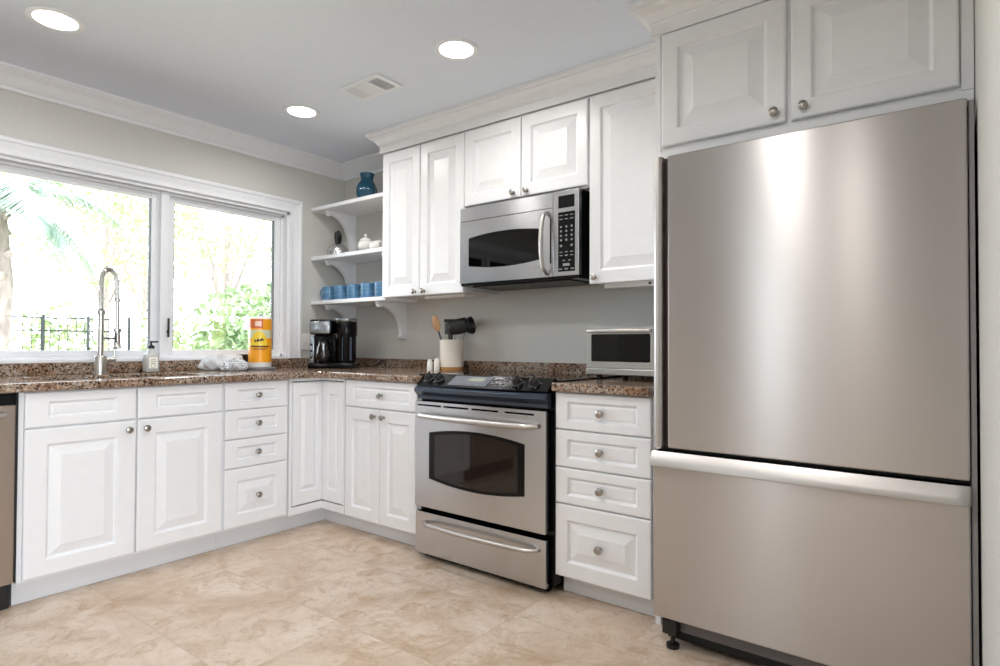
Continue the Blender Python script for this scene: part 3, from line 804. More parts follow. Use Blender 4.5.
# ------------------------------------------------------------ ceiling lights and vent
def can(x, y, lab, k=1):
    t = thing('ceiling_light', lab, 'light', (x, y, ZC), 'recessed ceiling lights')
    obj('trim_ring', B().lathe([(.074, 0), (.074, -.003), (.088, -.006), (.097, -.003), (.097, 0)], (x, y, ZC-.0002), 40), M_trim, t, True)
    obj('lens', B().lathe([(0, -.0008), (.0738, -.0008), (.0738, -.0030), (0, -.0034)], (x, y, ZC), 40), M_lamp, t, True)
    l = bpy.data.lights.new('lamp', 'AREA'); l.shape = 'DISK'; l.size = .145; l.spread = radians(165); l.energy = LAMP_W*k; l.color = (1, .975, .95)
    o = bpy.data.objects.new('lamp', l); COL.objects.link(o); o.parent = t; o.location = (0, 0, -.012)
can(.727, -1.975, 'round recessed ceiling light above the window-wall sink cabinets', .6)
can(.701, -.839, 'recessed ceiling light nearest the room corner and open shelves')
can(1.840, -.844, 'recessed ceiling light over the range, right of the ceiling vent')
can(1.84, -1.975, 'added recessed ceiling light out of view, over the middle of the floor')  # unseen extra lamp, added to light the room
can(2.86, -2.05, 'added recessed ceiling light out of view, in front of the refrigerator', 1.15)  # added out of view for room light and the refrigerator highlight
can(3.0, -3.6, 'added recessed ceiling light out of view, towards the patio door', 2)  # added out of view, stronger, to brighten the cabinet above the refrigerator
can(1.2, -3.6, 'added recessed ceiling light out of view, towards the rear left of the room')  # unseen lamp added to light the rear of the room
vx0, vx1, vy0, vy1 = 1.106, 1.394, -.905, -.738
t = thing('ceiling_vent', 'white ceiling air register with louvres beside the recessed light', 'vent', ((vx0+vx1)/2, (vy0+vy1)/2, ZC))
def rectxy(x0, x1, y0, y1, z0, z1): return B().box(x0, x1, y0, y1, z0, z1)
b = B(); z0, z1 = ZC-.010, ZC-.0003; m_ = .026
b.box(vx0, vx1, vy0, vy0+m_, z0, z1, .002); b.box(vx0, vx1, vy1-m_, vy1, z0, z1, .002); b.box(vx0, vx0+m_, vy0+m_, vy1-m_, z0, z1, .002); b.box(vx1-m_, vx1, vy0+m_, vy1-m_, z0, z1, .002)
obj('frame', b, M_trim, t)
obj('duct', B().box(vx0+m_, vx1-m_, vy0+m_, vy1-m_, ZC-.002, ZC-.0005), M_blackm, t)
def louv(x0, x1, n, ang, nm):
    b = B()
    for i in range(n):
        x = x0+(x1-x0)*(i+.5)/n
        Mx = Matrix.Translation((x, (vy0+vy1)/2, ZC-.009)) @ Matrix.Rotation(radians(ang), 4, 'Y')
        b.box(-.0065, .0065, -(vy1-vy0)/2+m_, (vy1-vy0)/2-m_, -.0006, .0006, M=Mx)
    obj(nm, b, M_trim, t)
louv(vx0+m_, vx0+.09, 5, -35, 'louvre_bank'); louv(vx1-.09, vx1-m_, 5, 78, 'louvre_bank')
b = B()
for i in range(7):
    y = vy0+m_ + (vy1-vy0-2*m_)*(i+.5)/7
    b.box(vx0+.092, vx1-.092, y-.0085, y+.0085, ZC-.011, ZC-.0095)
obj('louvre_bank', b, M_trim, t)

# ------------------------------------------------------------ open shelves with brackets
def bracket(x, zt, h, dep, par):
    # profile in (y, z); scrolled foot in front, concave curve down to a slim tail on the wall
    p = [(-.002, zt), (-dep, zt), (-dep, zt-.012), (-dep+.006, zt-.016), (-dep+.006, zt-.026), (-dep+.012, zt-.034), (-dep+.024, zt-.034), (-dep+.030, zt-.028), (-dep+.034, zt-.026)]
    n = 12; y0, z0 = -dep+.034, zt-.026; y1, z1 = -.042, zt-h+.03
    for i in range(1, n+1):
        a = pi/2*i/n; p.append((y0+(y1-y0)*sin(a), z1+(z0-z1)*cos(a)))
    p += [(-.046, zt-h+.022), (-.050, zt-h+.014), (-.044, zt-h+.004), (-.030, zt-h), (-.002, zt-h)]
    b = B(); b.prism(p, lambda y, z: Vector((x-.016, y, z)), lambda y, z: Vector((x+.016, y, z)))
    return obj('bracket', b, M_trim, par)
for zt, lab, h in ((1.985, 'topmost of the three white corner shelves, holding the blue vase', .30), (1.643, 'middle white corner shelf, holding the kettle', .285), (1.337, 'lowest white corner shelf, holding the row of blue mugs', .235)):
    t = thing('wall_shelf', lab, 'shelf', (.39, -.14, zt), 'white open corner shelves')
    obj('board', B().box(.002, .769, -.284, -.0025, zt-.027, zt, .004), M_trim, t)
    bracket(.124, zt-.0275, h, .245, t)
    bracket(.700 if zt > 1.4 else .645, zt-.0275, h, .245, t)

# ------------------------------------------------------------ things on the shelves
M_blueg = mat('blue glass', '#2d6d8c', .06, 0, Transmission_Weight=.55, IOR=1.45)
def lobes(a, z): return 1 + .13*cos(4*a+.8)*max(0, min(1, (.14-z)/.04))
v = B(); v.lathe([(r_*1.22, z_*1.38) for r_, z_ in [(0, 0), (.036, 0), (.045, .01), (.055, .035), (.056, .06), (.050, .085), (.039, .100), (.034, .108), (.034, .120), (.040, .140), (.037, .140), (.031, .112), (.036, .098), (.046, .08), (.05, .06), (.048, .03), (0, .008)]], (.43, -.15, 1.986), 40, fx=lobes)
tag(obj('vase', v, M_blueg, smooth=True, origin=(.43, -.15, 1.986)), 'blue glass vase with lobed body and flared neck on the top shelf', 'vase')

kx, ky, kz = .172, -.185, 1.644
t = thing('kettle', 'small stainless kettle with black handle on the middle shelf', 'kettle', (kx, ky, kz))
obj('body', B().lathe([(0, 0), (.066, 0), (.073, .006), (.076, .02), (.074, .04), (.062, .065), (.045, .080), (.032, .086), (.012, .089), (0, .089)], (kx, ky, kz), 32), mat('kettle steel', '#cfcfcf', .25, 1), t, True)
hp = [(kx+.0+.052*cos(radians(a))*.8, ky+.052*cos(radians(a))*.6, kz+.085+.080*sin(radians(a))) for a in range(170, 5, -15)]
hp = [(kx-.6*q_, ky+.8*q_, kz+z_) for q_, z_ in ((-.037, .078), (-.042, .12), (-.027, .150), (0, .160), (.027, .150), (.042, .12), (.037, .078))]
obj('handle', B().tube(hp, [.009, .014, .018, .019, .018, .014, .009], 10), M_blackm, t, True)
obj('lid_knob', B().lathe([(0, 0), (.008, 0), (.007, .012), (.014, .018), (.014, .028), (0, .032)], (kx, ky, kz+.089)), M_blackm, t, True)
obj('spout', B().tube([(kx-.033, ky+.045, kz+.045), (kx-.048, ky+.066, kz+.066), (kx-.056, ky+.078, kz+.085)], [.016, .012, .009], 12), mat('spout steel', '#b5b5b5', .2, 1), t, True)
t = thing('serving_tray', 'thin brown tray under the white china on the middle shelf', 'tray', (.5, -.155, kz))
b = B(); b.box(.335, .715, -.225, -.085, kz+.0005, kz+.006, .002); obj('base', b, noisy(mat('tray wood', '#8a7466', .5), 20, '#75604f', '#988272'), t)
b = B(); b.box(.335, .715, -.229, -.2255, kz+.0005, kz+.013); b.box(.335, .715, -.0845, -.081, kz+.0005, kz+.013); b.box(.331, .3345, -.229, -.081, kz+.0005, kz+.013); b.box(.7155, .719, -.229, -.081, kz+.0005, kz+.013)
obj('rim', b, noisy(mat('tray rim', '#8a7466', .5), 20, '#75604f', '#988272'), t)
sx, sy, sz = .425, -.155, kz+.0065
t = thing('sugar_bowl', 'white lidded sugar bowl on the brown tray, middle shelf', 'bowl', (sx, sy, sz))
obj('bowl', B().lathe([(0, 0), (.030, 0), (.034, .006), (.048, .024), (.053, .046), (.048, .066), (.040, .072), (0, .072)], (sx, sy, sz)), M_white, t, True)
obj('lid', B().lathe([(.041, .0725), (.043, .077), (.034, .090), (.016, .099), (.007, .102), (.007, .108), (.012, .114), (.009, .123), (0, .126)], (sx, sy, sz)), M_white, t, True)
b = B(); b.box(.482, .590, -.190, -.120, sz, sz+.014, .004); b.box(.488, .584, -.184, -.126, sz+.0145, sz+.066, .010, 3)
tag(obj('butter_dish', b, M_white, smooth=True, origin=(.525, -.155, sz)), 'low white covered butter dish beside the sugar bowl', 'dish')
t = thing('cream_pitcher', 'white china pitcher half hidden at the cabinet end of the tray', 'pitcher', (.640, -.155, sz))
obj('body', B().lathe([(0, 0), (.022, 0), (.030, .012), (.033, .032), (.026, .052), (.024, .062), (.030, .074), (.027, .074), (.021, .06), (.022, .05), (.028, .032), (0, .006)], (.638, -.155, sz)), M_white, t, True)
obj('handle', B().tube([(.664, -.155, sz+.06), (.682, -.155, sz+.058), (.686, -.155, sz+.04), (.676, -.155, sz+.022), (.664, -.155, sz+.02)], .004, 8), M_white, t, True)
b = B(); b.lathe([(0, 0), (.028, 0), (.038, .008), (.036, .009), (.026, .003), (0, .003)], (.293, -.2, kz+.001)); b.tube([(.27, -.2, kz+.012), (.31, -.205, kz+.016), (.34, -.21, kz+.013)], .003, 6)
tag(obj('spoon_rest', b, M_nickel, smooth=True, origin=(.293, -.2, kz)), 'small dark metal spoon rest between the kettle and the white china', 'spoon rest')

M_mug = noisy(mat('blue glaze', '#4f7fa6', .12), 14, '#3f6d92', '#6f9cc0', 0, (1, 1, 4))
mugs = [(.085, -.19, 200, 'blue mug at the window end of the row on the lowest shelf'), (.222, -.200, 15, 'second blue mug from the window end of the lowest shelf'),
        (.352, -.195, 15, 'middle one of the five blue mugs on the lowest shelf'), (.495, -.195, 15, 'second blue mug from the wall cabinet on the lowest shelf'), (.625, -.19, 15, 'blue mug touching the wall cabinet end of the row')]
def mug():
    t = thing('mug', 'm', 'mug', (0, 0, 0), 'blue mugs on the lowest shelf')
    obj('cup', B().lathe([(0, 0), (.036, 0), (.041, .004), (.044, .02), (.044, .085), (.0455, .100), (.043, .1005), (.0405, .085), (.040, .02), (0, .008)], seg=32), M_mug, t, True, local=True)
    obj('handle', B().tube([(.042, 0, .082), (.060, 0, .084), (.070, 0, .068), (.070, 0, .045), (.060, 0, .026), (.043, 0, .022)], .0055, 8), M_mug, t, True, local=True)
    return t
m0 = mug()
for i, (x, y, a, lab) in enumerate(mugs):
    if i == 0: r = m0
    else:
        r = m0.copy(); COL.objects.link(r)
        for ch in list(m0.children):
            c = ch.copy(); c.parent = r; COL.objects.link(c)
    r.location = (x, y, 1.3375); r.rotation_euler = (0, 0, radians(a)); r['label'] = lab

# ------------------------------------------------------------ things on the counter
def plate(name, lab, y0, y1, z0, z1):
    t = thing(name, lab, 'switch plate', (0, (y0+y1)/2, z0))
    obj('plate', B().box(.0005, .006, y0, y1, z0, z1, .002), M_plate, t)
    h = (y1-y0)/2
    for k in range(2):
        yc = y0+h*(k+.5)
        if k == 0: obj('rocker', B().box(.006, .0085, yc-.012, yc+.012, (z0+z1)/2-.024, (z0+z1)/2+.024, .001), M_plate, t)
        else:
            r = obj('receptacle', B().box(.006, .0075, yc-.012, yc+.012, (z0+z1)/2-.026, (z0+z1)/2+.026, .001), M_plate, t)
            s = B()
            for dz in (-.014, .014):
                s.box(.0074, .0079, yc-.006, yc-.0045, (z0+z1)/2+dz-.004, (z0+z1)/2+dz+.004); s.box(.0074, .0079, yc+.0045, yc+.006, (z0+z1)/2+dz-.004, (z0+z1)/2+dz+.004)
            obj('slots', s, M_blackm, r)
plate('wall_outlet', 'white double switch and outlet plate between window and coffee maker', -.362, -.262, 1.000, 1.112)

# coffee maker (built facing local -Y, turned towards the room)
cmx, cmy = .352, -.333
t = thing('coffee_maker', 'black and silver dual coffee maker in the counter corner', 'coffee maker', (cmx, cmy, CT+.0005), rotz=radians(40))
M_cms = mat('coffee maker silver', '#9aa0a4', .25, .85)
b = B(); b.box(-.155, .135, -.105, .115, 0, .035, .012, 3)
obj('base', b, M_black, t, True, local=True)
b = B(); b.box(-.150, -.005, .03, .115, .034, .235, .01, 3); b.box(-.150, -.005, -.088, .115, .215, .312, .014, 3)
hs = obj('brewer_housing', b, M_black, t, True, local=True)
b = B(); b.box(-.146, -.02, -.0925, -.086, .222, .300, .004); b.box(-.147, -.118, -.0925, -.075, .036, .205, .003)
obj('front_plate', b, M_cms, hs, True, local=True)
b = B(); b.box(-.108, -.058, -.0942, -.0922, .243, .252)
for z in (.24, .285): b.lathe([(0, 0), (.004, 0), (.004, .001), (0, .001)], (-.130, -.0922, z), 10, '-y')
obj('maker_mark', b, M_mark, hs, local=True)
b = B()
for z in (.07, .11, .15): b.lathe([(0, 0), (.008, 0), (.008, .003), (0, .004)], (-.1325, -.0925, z), 12, '-y')
obj('buttons', b, M_blackm, hs, True, local=True)
M_coffee = mat('carafe glass', '#151210', .04, 0, IOR=1.5)
cf = obj('carafe', B().lathe([(0, .036), (.044, .036), (.050, .045), (.052, .09), (.047, .13), (.036, .155), (.038, .165), (0, .166)], (-.066, -.035, 0), 28), M_coffee, t, True, local=True)
obj('carafe_handle', B().tube([(-.066, -.085, .16), (-.050, -.112, .155), (-.048, -.118, .12), (-.050, -.112, .075), (-.066, -.09, .062)], .0065, 8), M_cms, cf, True, local=True)
obj('carafe_lid', B().lathe([(.036, .1665), (.037, .176), (.02, .184), (0, .185)], (-.066, -.035, 0)), M_blackm, cf, True, local=True)
b = B(); b.lathe([(0, .034), (.062, .034), (.066, .05), (.066, .20), (.071, .215), (.071, .295), (.068, .300), (0, .300)], (.066, -.010, 0), 36)
sv = obj('single_serve_tower', b, M_black, t, True, local=True)
obj('lid_ring', B().lathe([(.045, .3005), (.069, .3005), (.072, .306), (.072, .316), (.066, .322), (.045, .322), (.040, .316), (0, .315), (0, .3005)], (.066, -.010, 0), 36), M_cms, sv, True, local=True)
b = B(); b.box(.055, .061, -.0775, -.072, .05, .20, .002); b.box(.095, .115, -.065, -.052, .05, .20, .002)
obj('tower_strips', b, mat('blue grey sheen strip', '#3c4a58', .2, .3), sv, local=True)
cd = [(.475, -.20, .892), (.50, -.15, .893), (.52, -.10, .905), (.50, -.05, .925), (.45, -.032, .93), (.42, -.035, .91), (.40, -.04, .892)]
tag(obj('power_cord', B().tube(cd, .004, 8), M_blackm, smooth=True, origin=(.45, -.12, CT)), 'black power cord behind the coffee maker', 'cord')

# crock and shakers
ccx, ccy = 1.160, -.108
t = thing('utensil_crock', 'cream ceramic crock with an unglazed foot, left of the range', 'crock', (ccx, ccy, CT))
obj('body', B().lathe([(.055, .020), (.071, .022), (.0725, .03), (.0725, .172), (.074, .180), (.070, .184), (.066, .180), (.066, .03), (0, .028), (0, .020)], (ccx, ccy, CT+.0005), 40), M_crock, t, True)
obj('foot', B().lathe([(0, 0), (.069, 0), (.071, .004), (.071, .0215), (0, .0215)], (ccx, ccy, CT+.0005), 40), M_crockfoot, t, True)
def shaker(x, y, h, lab, top):
    t = thing('shaker', lab, 'shaker', (x, y, CT))
    obj('body', B().lathe([(0, 0), (.017, 0), (.018, .004), (.0165, h*.75), (.012, h*.9), (0, h*.9)], (x, y, CT+.0005), 20), M_white, t, True)
    obj('cap', B().lathe([(.0125, h*.9), (.0125, h*.97), (.009, h), (0, h)], (x, y, CT+.0008), 20), top, t, True)
shaker(1.073, -.205, .066, 'white salt shaker left of the crock, farther from it', M_white)
shaker(1.116, -.190, .078, 'white shaker with a metal cap touching the crock side', M_chrome)
# utensils: leaning out of the crock
def U(name, lab, parts):
    t = thing(name, lab, 'utensil', (ccx, ccy, CT+.03), 'utensils in the crock')
    for nm, b, m_ in parts: obj(nm, b, m_, t, True)
def lin(a, b_, n=6): return [Vector(a).lerp(Vector(b_), i/n) for i in range(n+1)]
R3 = Vector((cos(radians(37)), sin(radians(37)), 0))     # across the view, used as the lean direction
C0 = Vector((ccx, ccy, 0))
def P(a, dep, z): return C0 + R3*a + Vector((-R3.y, R3.x, 0))*dep + Zv*z
# wooden spoon
b = B(); a0, a1 = P(-.080, 0, 1.115), P(-.108, 0, 1.21)
mid = (a0+a1)/2; ax = (a1-a0); L_ = ax.length/2+.004
Q = Zv.rotation_difference(ax.normalized()).to_matrix().to_4x4()
sp_ = B(); sp_.lathe([(0, -L_)] + [(.029*math.sqrt(max(0, 1-(k/6)**2))*(1+.15*k/6), L_*k/6) for k in range(-5, 6)] + [(0, L_)], seg=20, M=Matrix.Translation(mid) @ Q @ Matrix.Diagonal((1, .35, 1, 1)))
U('wooden_spoon', 'wooden spoon with a grey handle leaning left out of the crock', [('bowl', sp_, M_wood), ('handle', B().tube(lin(P(-.020, 0, CT+.05), P(-.083, 0, 1.128)), .0065, 10), M_grey)])
# ladle: big black bowl at right
lb = B(); lc = P(.092, -.01, 1.150)
lb.lathe([(0, -.024), (.026, -.019), (.043, 0), (.052, .022), (.053, .032), (.050, .032), (.041, .004), (.022, -.014), (0, -.017)], seg=28, M=Matrix.Translation(lc) @ Matrix.Rotation(radians(80), 4, Vector((-.3, .95, 0))) )
U('ladle', 'black ladle with round bowl, rightmost in the crock', [('bowl', lb, M_blackm), ('handle', B().tube(lin(P(.02, 0, CT+.05), P(.080, 0, 1.115)), .005, 8), M_nickel)])
tb = B(); tb.box(-.040, .040, -.003, .003, -.050, .050, .003, M=Matrix.Translation(P(.040, .012, 1.155)) @ Matrix.Rotation(radians(45), 4, 'Z') @ Matrix.Rotation(radians(78), 4, 'Y'))
U('turner', 'black flat turner in the middle of the crock', [('blade', tb, M_blackm), ('handle', B().tube(lin(P(.005, 0, CT+.05), P(.020, .01, 1.12)), .005, 8), M_nickel)])
sb = B(); sb.box(-.025, .025, -.004, .004, -.035, .035, .004, M=Matrix.Translation(P(-.018, .0, 1.135)) @ Matrix.Rotation(radians(37), 4, 'Z'))
U('spatula', 'grey-blue spatula standing left of centre in the crock', [('blade', sb, M_grey), ('handle', B().tube(lin(P(-.008, 0, CT+.05), P(-.017, 0, 1.105)), .005, 8), M_blackm)])
hb = B(); hb.box(-.045, .045, -.006, .006, -.010, .010, .004, M=Matrix.Translation(P(.0, -.03, 1.180)) @ Matrix.Rotation(radians(37), 4, 'Z'))
U('masher', 'black tool with a crossbar end across the top of the crock', [('crossbar', hb, M_blackm), ('handle', B().tube(lin(P(.0, -.03, CT+.05), P(.0, -.03, 1.168)), .007, 8), M_blackm)])
sl = B(); sl.lathe([(0, -.062)] + [(.044*math.sqrt(max(0, 1-(k/6)**4)), .062*k/6) for k in range(-5, 6)] + [(0, .062)], seg=20, M=Matrix.Translation(P(.040, -.055, 1.143)) @ Matrix.Rotation(radians(37), 4, 'Z') @ Matrix.Rotation(radians(80), 4, 'Y') @ Matrix.Diagonal((1, .3, 1, 1)))
U('serving_spoon', 'black solid spoon leaning right beside the ladle', [('bowl', sl, M_blackm), ('handle', B().tube(lin(P(.012, -.01, CT+.05), P(.030, -.045, 1.115)), .005, 8), M_nickel)])

# toaster oven
TX0, TX1, TY = 2.226, 2.636, -.385
t = thing('toaster_oven', 'small stainless toaster oven on the short counter by the refrigerator', 'toaster oven', (2.44, -.22, CT))
M_tst = steel('toaster steel', '#b9b8b5', (1, 0, 0), .3, .3)
obj('body', B().box(TX0+.004, TX1-.004, TY+.018, -.06, .908, 1.120, .006), M_tst, t)
z0, z1 = .908, 1.122
fr_ = slab_holes(rect(TX0, TX1, z0+.030, z1), [rr(TX0+.024, TX1-.105, .966, 1.088, .006)], TY, TY+.017)
dr_ = obj('door', fr_, M_tst, t)
obj('glass', slab_holes(rr(TX0+.0245, TX1-.1055, .9665, 1.0875, .006), [], TY+.001, TY+.016), M_glassblk, dr_)
obj('crumb_drawer', B().box(TX0, TX1, TY-.002, TY+.017, z0, z0+.028, .003), M_tst, t)
b = B(); b.box(TX0+.015, TX1-.095, TY-.030, TY-.016, 1.094, 1.109, .005, 3); b.box(TX0+.018, TX0+.032, TY-.02, TY, 1.095, 1.107, .002); b.box(TX1-.112, TX1-.098, TY-.02, TY, 1.095, 1.107, .002)
obj('handle', b, M_steelh, dr_, True)
for z in (.975, 1.03, 1.085): obj('knob', B().lathe([(0, 0), (.018, 0), (.016, .016), (0, .018)], (TX1-.05, TY, z), 20, '-y'), M_steelh, t, True)
for x, y in ((TX0+.05, TY+.03), (TX1-.03, TY+.03), (TX0+.05, -.09), (TX1-.03, -.09)):
    obj('foot', B().lathe([(0, 0), (.012, 0), (.014, .024), (0, .024)], (x, y, CT+.0005), 14), M_rubber, t)

# soap bottle
sx, sy = .105, -1.352
t = thing('soap_dispenser', 'clear soap bottle with black pump beside the faucet', 'soap dispenser', (sx, sy, CT))
b = B(); b.box(sx-.028, sx+.028, sy-.033, sy+.033, CT+.0005, CT+.105, .010, 3)
b.lathe([(.020, .105), (.018, .118), (.014, .126), (.014, .132), (0, .132)], (sx, sy, CT), 20)
obj('bottle', b, mat('frosted clear bottle', '#f4f5f2', .12, 0, Transmission_Weight=.5, IOR=1.3), t, True)
lb_ = obj('paper_label', B().box(sx+.0281, sx+.0286, sy-.022, sy+.022, CT+.022, CT+.082), mat('label paper', '#f1efe8', .6), t)
b = B()
for z, w_ in ((.068, .012), (.058, .016), (.048, .010)): b.box(sx+.0286, sx+.0289, sy-w_, sy+w_, CT+z, CT+z+.003)
b.lathe([(.010, 0), (.010, .0004), (.012, .0004), (.012, 0)], (sx+.0286, sy, CT+.036), 20, 'x')
obj('print', b, mat('label print', '#b0a86e', .6), lb_)
b = B(); b.lathe([(.0165, .128), (.0165, .142), (.008, .146), (.005, .150), (.005, .162), (0, .162)], (sx, sy, CT), 16); b.box(sx-.008, sx+.008, sy-.010, sy+.034, CT+.160, CT+.169, .003)
obj('pump', b, M_blackm, t, True)

# paper towel roll on its holder
px_, py_ = .200, -.775
t = thing('paper_towel_holder', 'dark round paper towel stand under the orange-wrapped roll', 'paper towel holder', (px_, py_, CT))
obj('base', B().lathe([(0, 0), (.095, 0), (.097, .004), (.092, .012), (0, .013)], (px_, py_, CT+.0005), 40), M_dark, t, True)
obj('post', B().lathe([(0, .013), (.007, .013), (.007, .312), (.012, .316), (.014, .326), (.009, .336), (0, .338)], (px_, py_, CT+.0005), 16), M_chrome, t, True)
t = thing('paper_towel_roll', 'paper towel roll in orange and yellow printed wrapper', 'paper towels', (px_, py_, CT+.0145))
zb = CT+.0145
obj('roll', B().lathe([(.010, 0), (.064, 0), (.0655, .003), (.0655, .296), (.060, .302), (.010, .300)], (px_, py_, zb), 40), mat('paper', '#f4f2ee', .8), t, True)
def wrap(a0, a1, z0, z1, m_, nm, par, r=.0664, n=18, fn=None):
    b = B(); vs = [[], []]
    for i in range(n+1):
        a = radians(a0+(a1-a0)*i/n); u = i/n
        lo, hi = (z0, z1) if fn is None else fn(u)
        vs[0].append([b.b.verts.new((px_+r_*cos(a), py_+r_*sin(a), zb+zz)) for r_, zz in ((r, lo), (r, hi), (r-.0005, hi), (r-.0005, lo))])
    V = vs[0]
    for p_, q_ in zip(V, V[1:]):
        for k in range(4): b.b.faces.new((p_[k], p_[(k+1) % 4], q_[(k+1) % 4], q_[k]))
    b.b.faces.new(V[0][::-1]); b.b.faces.new(V[-1])
    return obj(nm, b, m_, par, True)
VA = -37  # direction of the room
wr = wrap(-180, 180, .030, .290, mat('orange wrapper', '#f2a31c', .3), 'wrapper', t, n=48)
wrap(VA-75, VA+75, .175, .225, mat('wrapper pale green', '#cfd3b4', .3), 'printed_band', wr, .0668)
wrap(VA-90, VA+20, .235, .288, mat('wrapper rust', '#cf6a34', .3), 'printed_block', wr, .0670)
wrap(VA-20, VA+12, .246, .276, mat('wrapper pink', '#f0d3c4', .3), 'printed_square', wr, .0674)
def dome(u): return (.128, .130 + .088*math.sqrt(max(0, 1-(2*u-1)**2)))
wrap(VA-42, VA+42, 0, 0, mat('wrapper yellow', '#f0cf3a', .3), 'printed_sun', wr, .0672, fn=dome)
M_ink = mat('wrapper ink', '#43321f', .4)
wrap(VA-45, VA+55, .122, .130, M_ink, 'printed_line', wr, .0678)
def scrib(u): 
    c = .158+.010*u; return (c-.007-.004*sin(u*21), c+.006+.005*sin(u*17+1))
wrap(VA-22, VA+24, 0, 0, M_ink, 'printed_script', wr, .0678, fn=scrib)
wrap(VA-35, VA+40, .108, .112, M_ink, 'printed_line', wr, .0678)

# cloths
def cloth(name, lab, c, sx, sy, sz, m_, seed, flat=.35):
    rnd = random.Random(seed); ph = [rnd.uniform(0, 6) for _ in range(8)]
    def f(u, v):
        a = 2*pi*u; e = pi*v
        x, y, z = sin(e)*cos(a), sin(e)*sin(a), cos(e)
        k = 1 + .10*sin(3*a+ph[0]+2*z) + .07*sin(7*a+ph[1]+3*z) + .05*sin(5*e+ph[2]+4*a) + .03*sin(13*a+ph[3]+9*e)
        sgn = lambda q, p: math.copysign(abs(q)**p, q)
        zz = max(-.72, z)
        return Vector((c[0]+sx*sgn(x, .8)*k, c[1]+sy*sgn(y, .8)*k, c[2]+sz*(zz+.72)/1.72*(k)))
    b = B(); b.grid(f, 56, 24, closed_u=True)
    bmesh.ops.remove_doubles(b.b, verts=b.b.verts, dist=.0003)
    return tag(obj(name, b, m_, smooth=True, origin=(c[0], c[1], c[2]), angle=80), lab, 'cloth')
def dotted():
    M = mat('dotted cotton', '#eceef0', .9); N, L, p = nodes(M)
    tc = N.new('ShaderNodeTexCoord'); v = N.new('ShaderNodeTexVoronoi'); v.inputs['Scale'].default_value = 75; v.inputs['Randomness'].default_value = .25
    r = N.new('ShaderNodeValToRGB'); r.color_ramp.elements[0].position = .30; r.color_ramp.elements[1].position = .40
    r.color_ramp.elements[0].color = srgb('#767b84'); r.color_ramp.elements[1].color = srgb('#d9dcdf')
    L.new(tc.outputs['Object'], v.inputs['Vector']); L.new(v.outputs['Distance'], r.inputs[0]); L.new(r.outputs[0], p.inputs['Base Color']); return M
cloth('dish_towel', 'white dotted dish towel bundled in front on the counter', (.240, -.958, CT+.0005), .056, .075, .060, dotted(), 3)
cloth('dish_towel', 'white crumpled towel lying behind the dotted one', (.110, -.965, CT+.0005), .055, .120, .085, noisy(mat('white cotton', '#eef0f2', .9), 50, '#cfd3d6', '#dadde0'), 11)
b = B(); b.box(.025, .052, -.85, -.76, CT+.0005, CT+.090, .006, 3)
tag(obj('dark_box', b, M_blackm, origin=(.06, -.83, CT)), 'small dark block behind the towels at the window', 'box')

# ------------------------------------------------------------ the garden outside the window
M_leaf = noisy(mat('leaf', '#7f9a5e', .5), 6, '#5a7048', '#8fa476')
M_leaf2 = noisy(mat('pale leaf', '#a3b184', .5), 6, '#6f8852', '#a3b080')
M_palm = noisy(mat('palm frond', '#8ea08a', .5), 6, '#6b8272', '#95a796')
M_bark = noisy(mat('bark', '#a59a90', .9), 14, '#6f655f', '#948a82', .4, (1, 1, .4))
M_grass = noisy(mat('sandy lawn', '#b9b49c', .9), 3, '#b0ab90', '#cfcab8')
M_iron = mat('black iron', '#2c2e30', .5, .4)
GZ = -.45
struct('ground', B().box(-45, -.13, -30, 45, GZ-.1, GZ), M_grass)
struct('terrace', B().box(XFAR+.101, 18, -12, 4, -.18, -.08), mat('terrace stone', '#bdb6aa', .8))
def leafcloud(n, cx, cy, cz, rx, ry, rz, size, seed, shell=.55):
    rnd = random.Random(seed); b = B(); bm = b.b
    for _ in range(n):
        while True:
            v = Vector((rnd.uniform(-1, 1), rnd.uniform(-1, 1), rnd.uniform(-1, 1)))
            if shell < v.length < 1: break
        v = v*(1+.2*sin(5*v.x+seed)+.15*sin(7*v.z+seed*2))
        c = Vector((cx+v.x*rx, cy+v.y*ry, cz+v.z*rz))
        a = Vector((rnd.gauss(0, 1), rnd.gauss(0, 1), rnd.gauss(0, 1))).normalized(); q = a.orthogonal().normalized()
        s = size*rnd.uniform(.6, 1.3)
        w_ = [c-a*s, c+q*s*.45, c+a*s, c-q*s*.45]
        bm.faces.new([bm.verts.new(x) for x in w_])
    return b
def plant(name, lab, cat, x, y, h, r, n, size, m_, seed, trunk=.0, grp=None):
    t = thing(name, lab, cat, (x, y, GZ), grp)
    zc = GZ + trunk + (h-trunk)/2
    obj('foliage', leafcloud(n, x, y, zc, r, r, (h-trunk)/2, size, seed, .25), m_, t)
    rnd = random.Random(seed); b = B()
    if trunk > 0:
        b.tube([(x, y, GZ), (x+.05, y, GZ+trunk*.6), (x-.05, y+.05, GZ+trunk+(h-trunk)*.4)], [.10, .08, .05], 10)
        for k in range(5):
            a = k*1.26; b.tube([(x, y, GZ+trunk*.8), (x+r*.5*cos(a), y+r*.5*sin(a), zc+.2)], [.045, .015], 6)
    else:
        for k in range(5):
            a = k*1.26+.3; b.tube([(x+.05*cos(a), y+.05*sin(a), GZ), (x+r*.5*cos(a), y+r*.5*sin(a), zc)], [.02, .008], 6)
    obj('trunk' if trunk > 0 else 'stem', b, M_bark, t, True)
G = 'shrubs behind the window'
plant('shrub', 'leafy green shrub low behind the right window pane', 'shrub', -4.6, 1.75, 2.05, .75, 2600, .075, M_leaf, 1, 0, G)
plant('shrub', 'green shrub at the far right edge of the right pane', 'shrub', -5.6, 3.0, 2.5, .9, 2200, .08, M_leaf, 2, 0, G)
plant('shrub', 'pale shrub behind the fence, just left of the faucet', 'shrub', -9.2, .9, 2.3, .8, 1100, .07, M_leaf2, 3, 0, G)
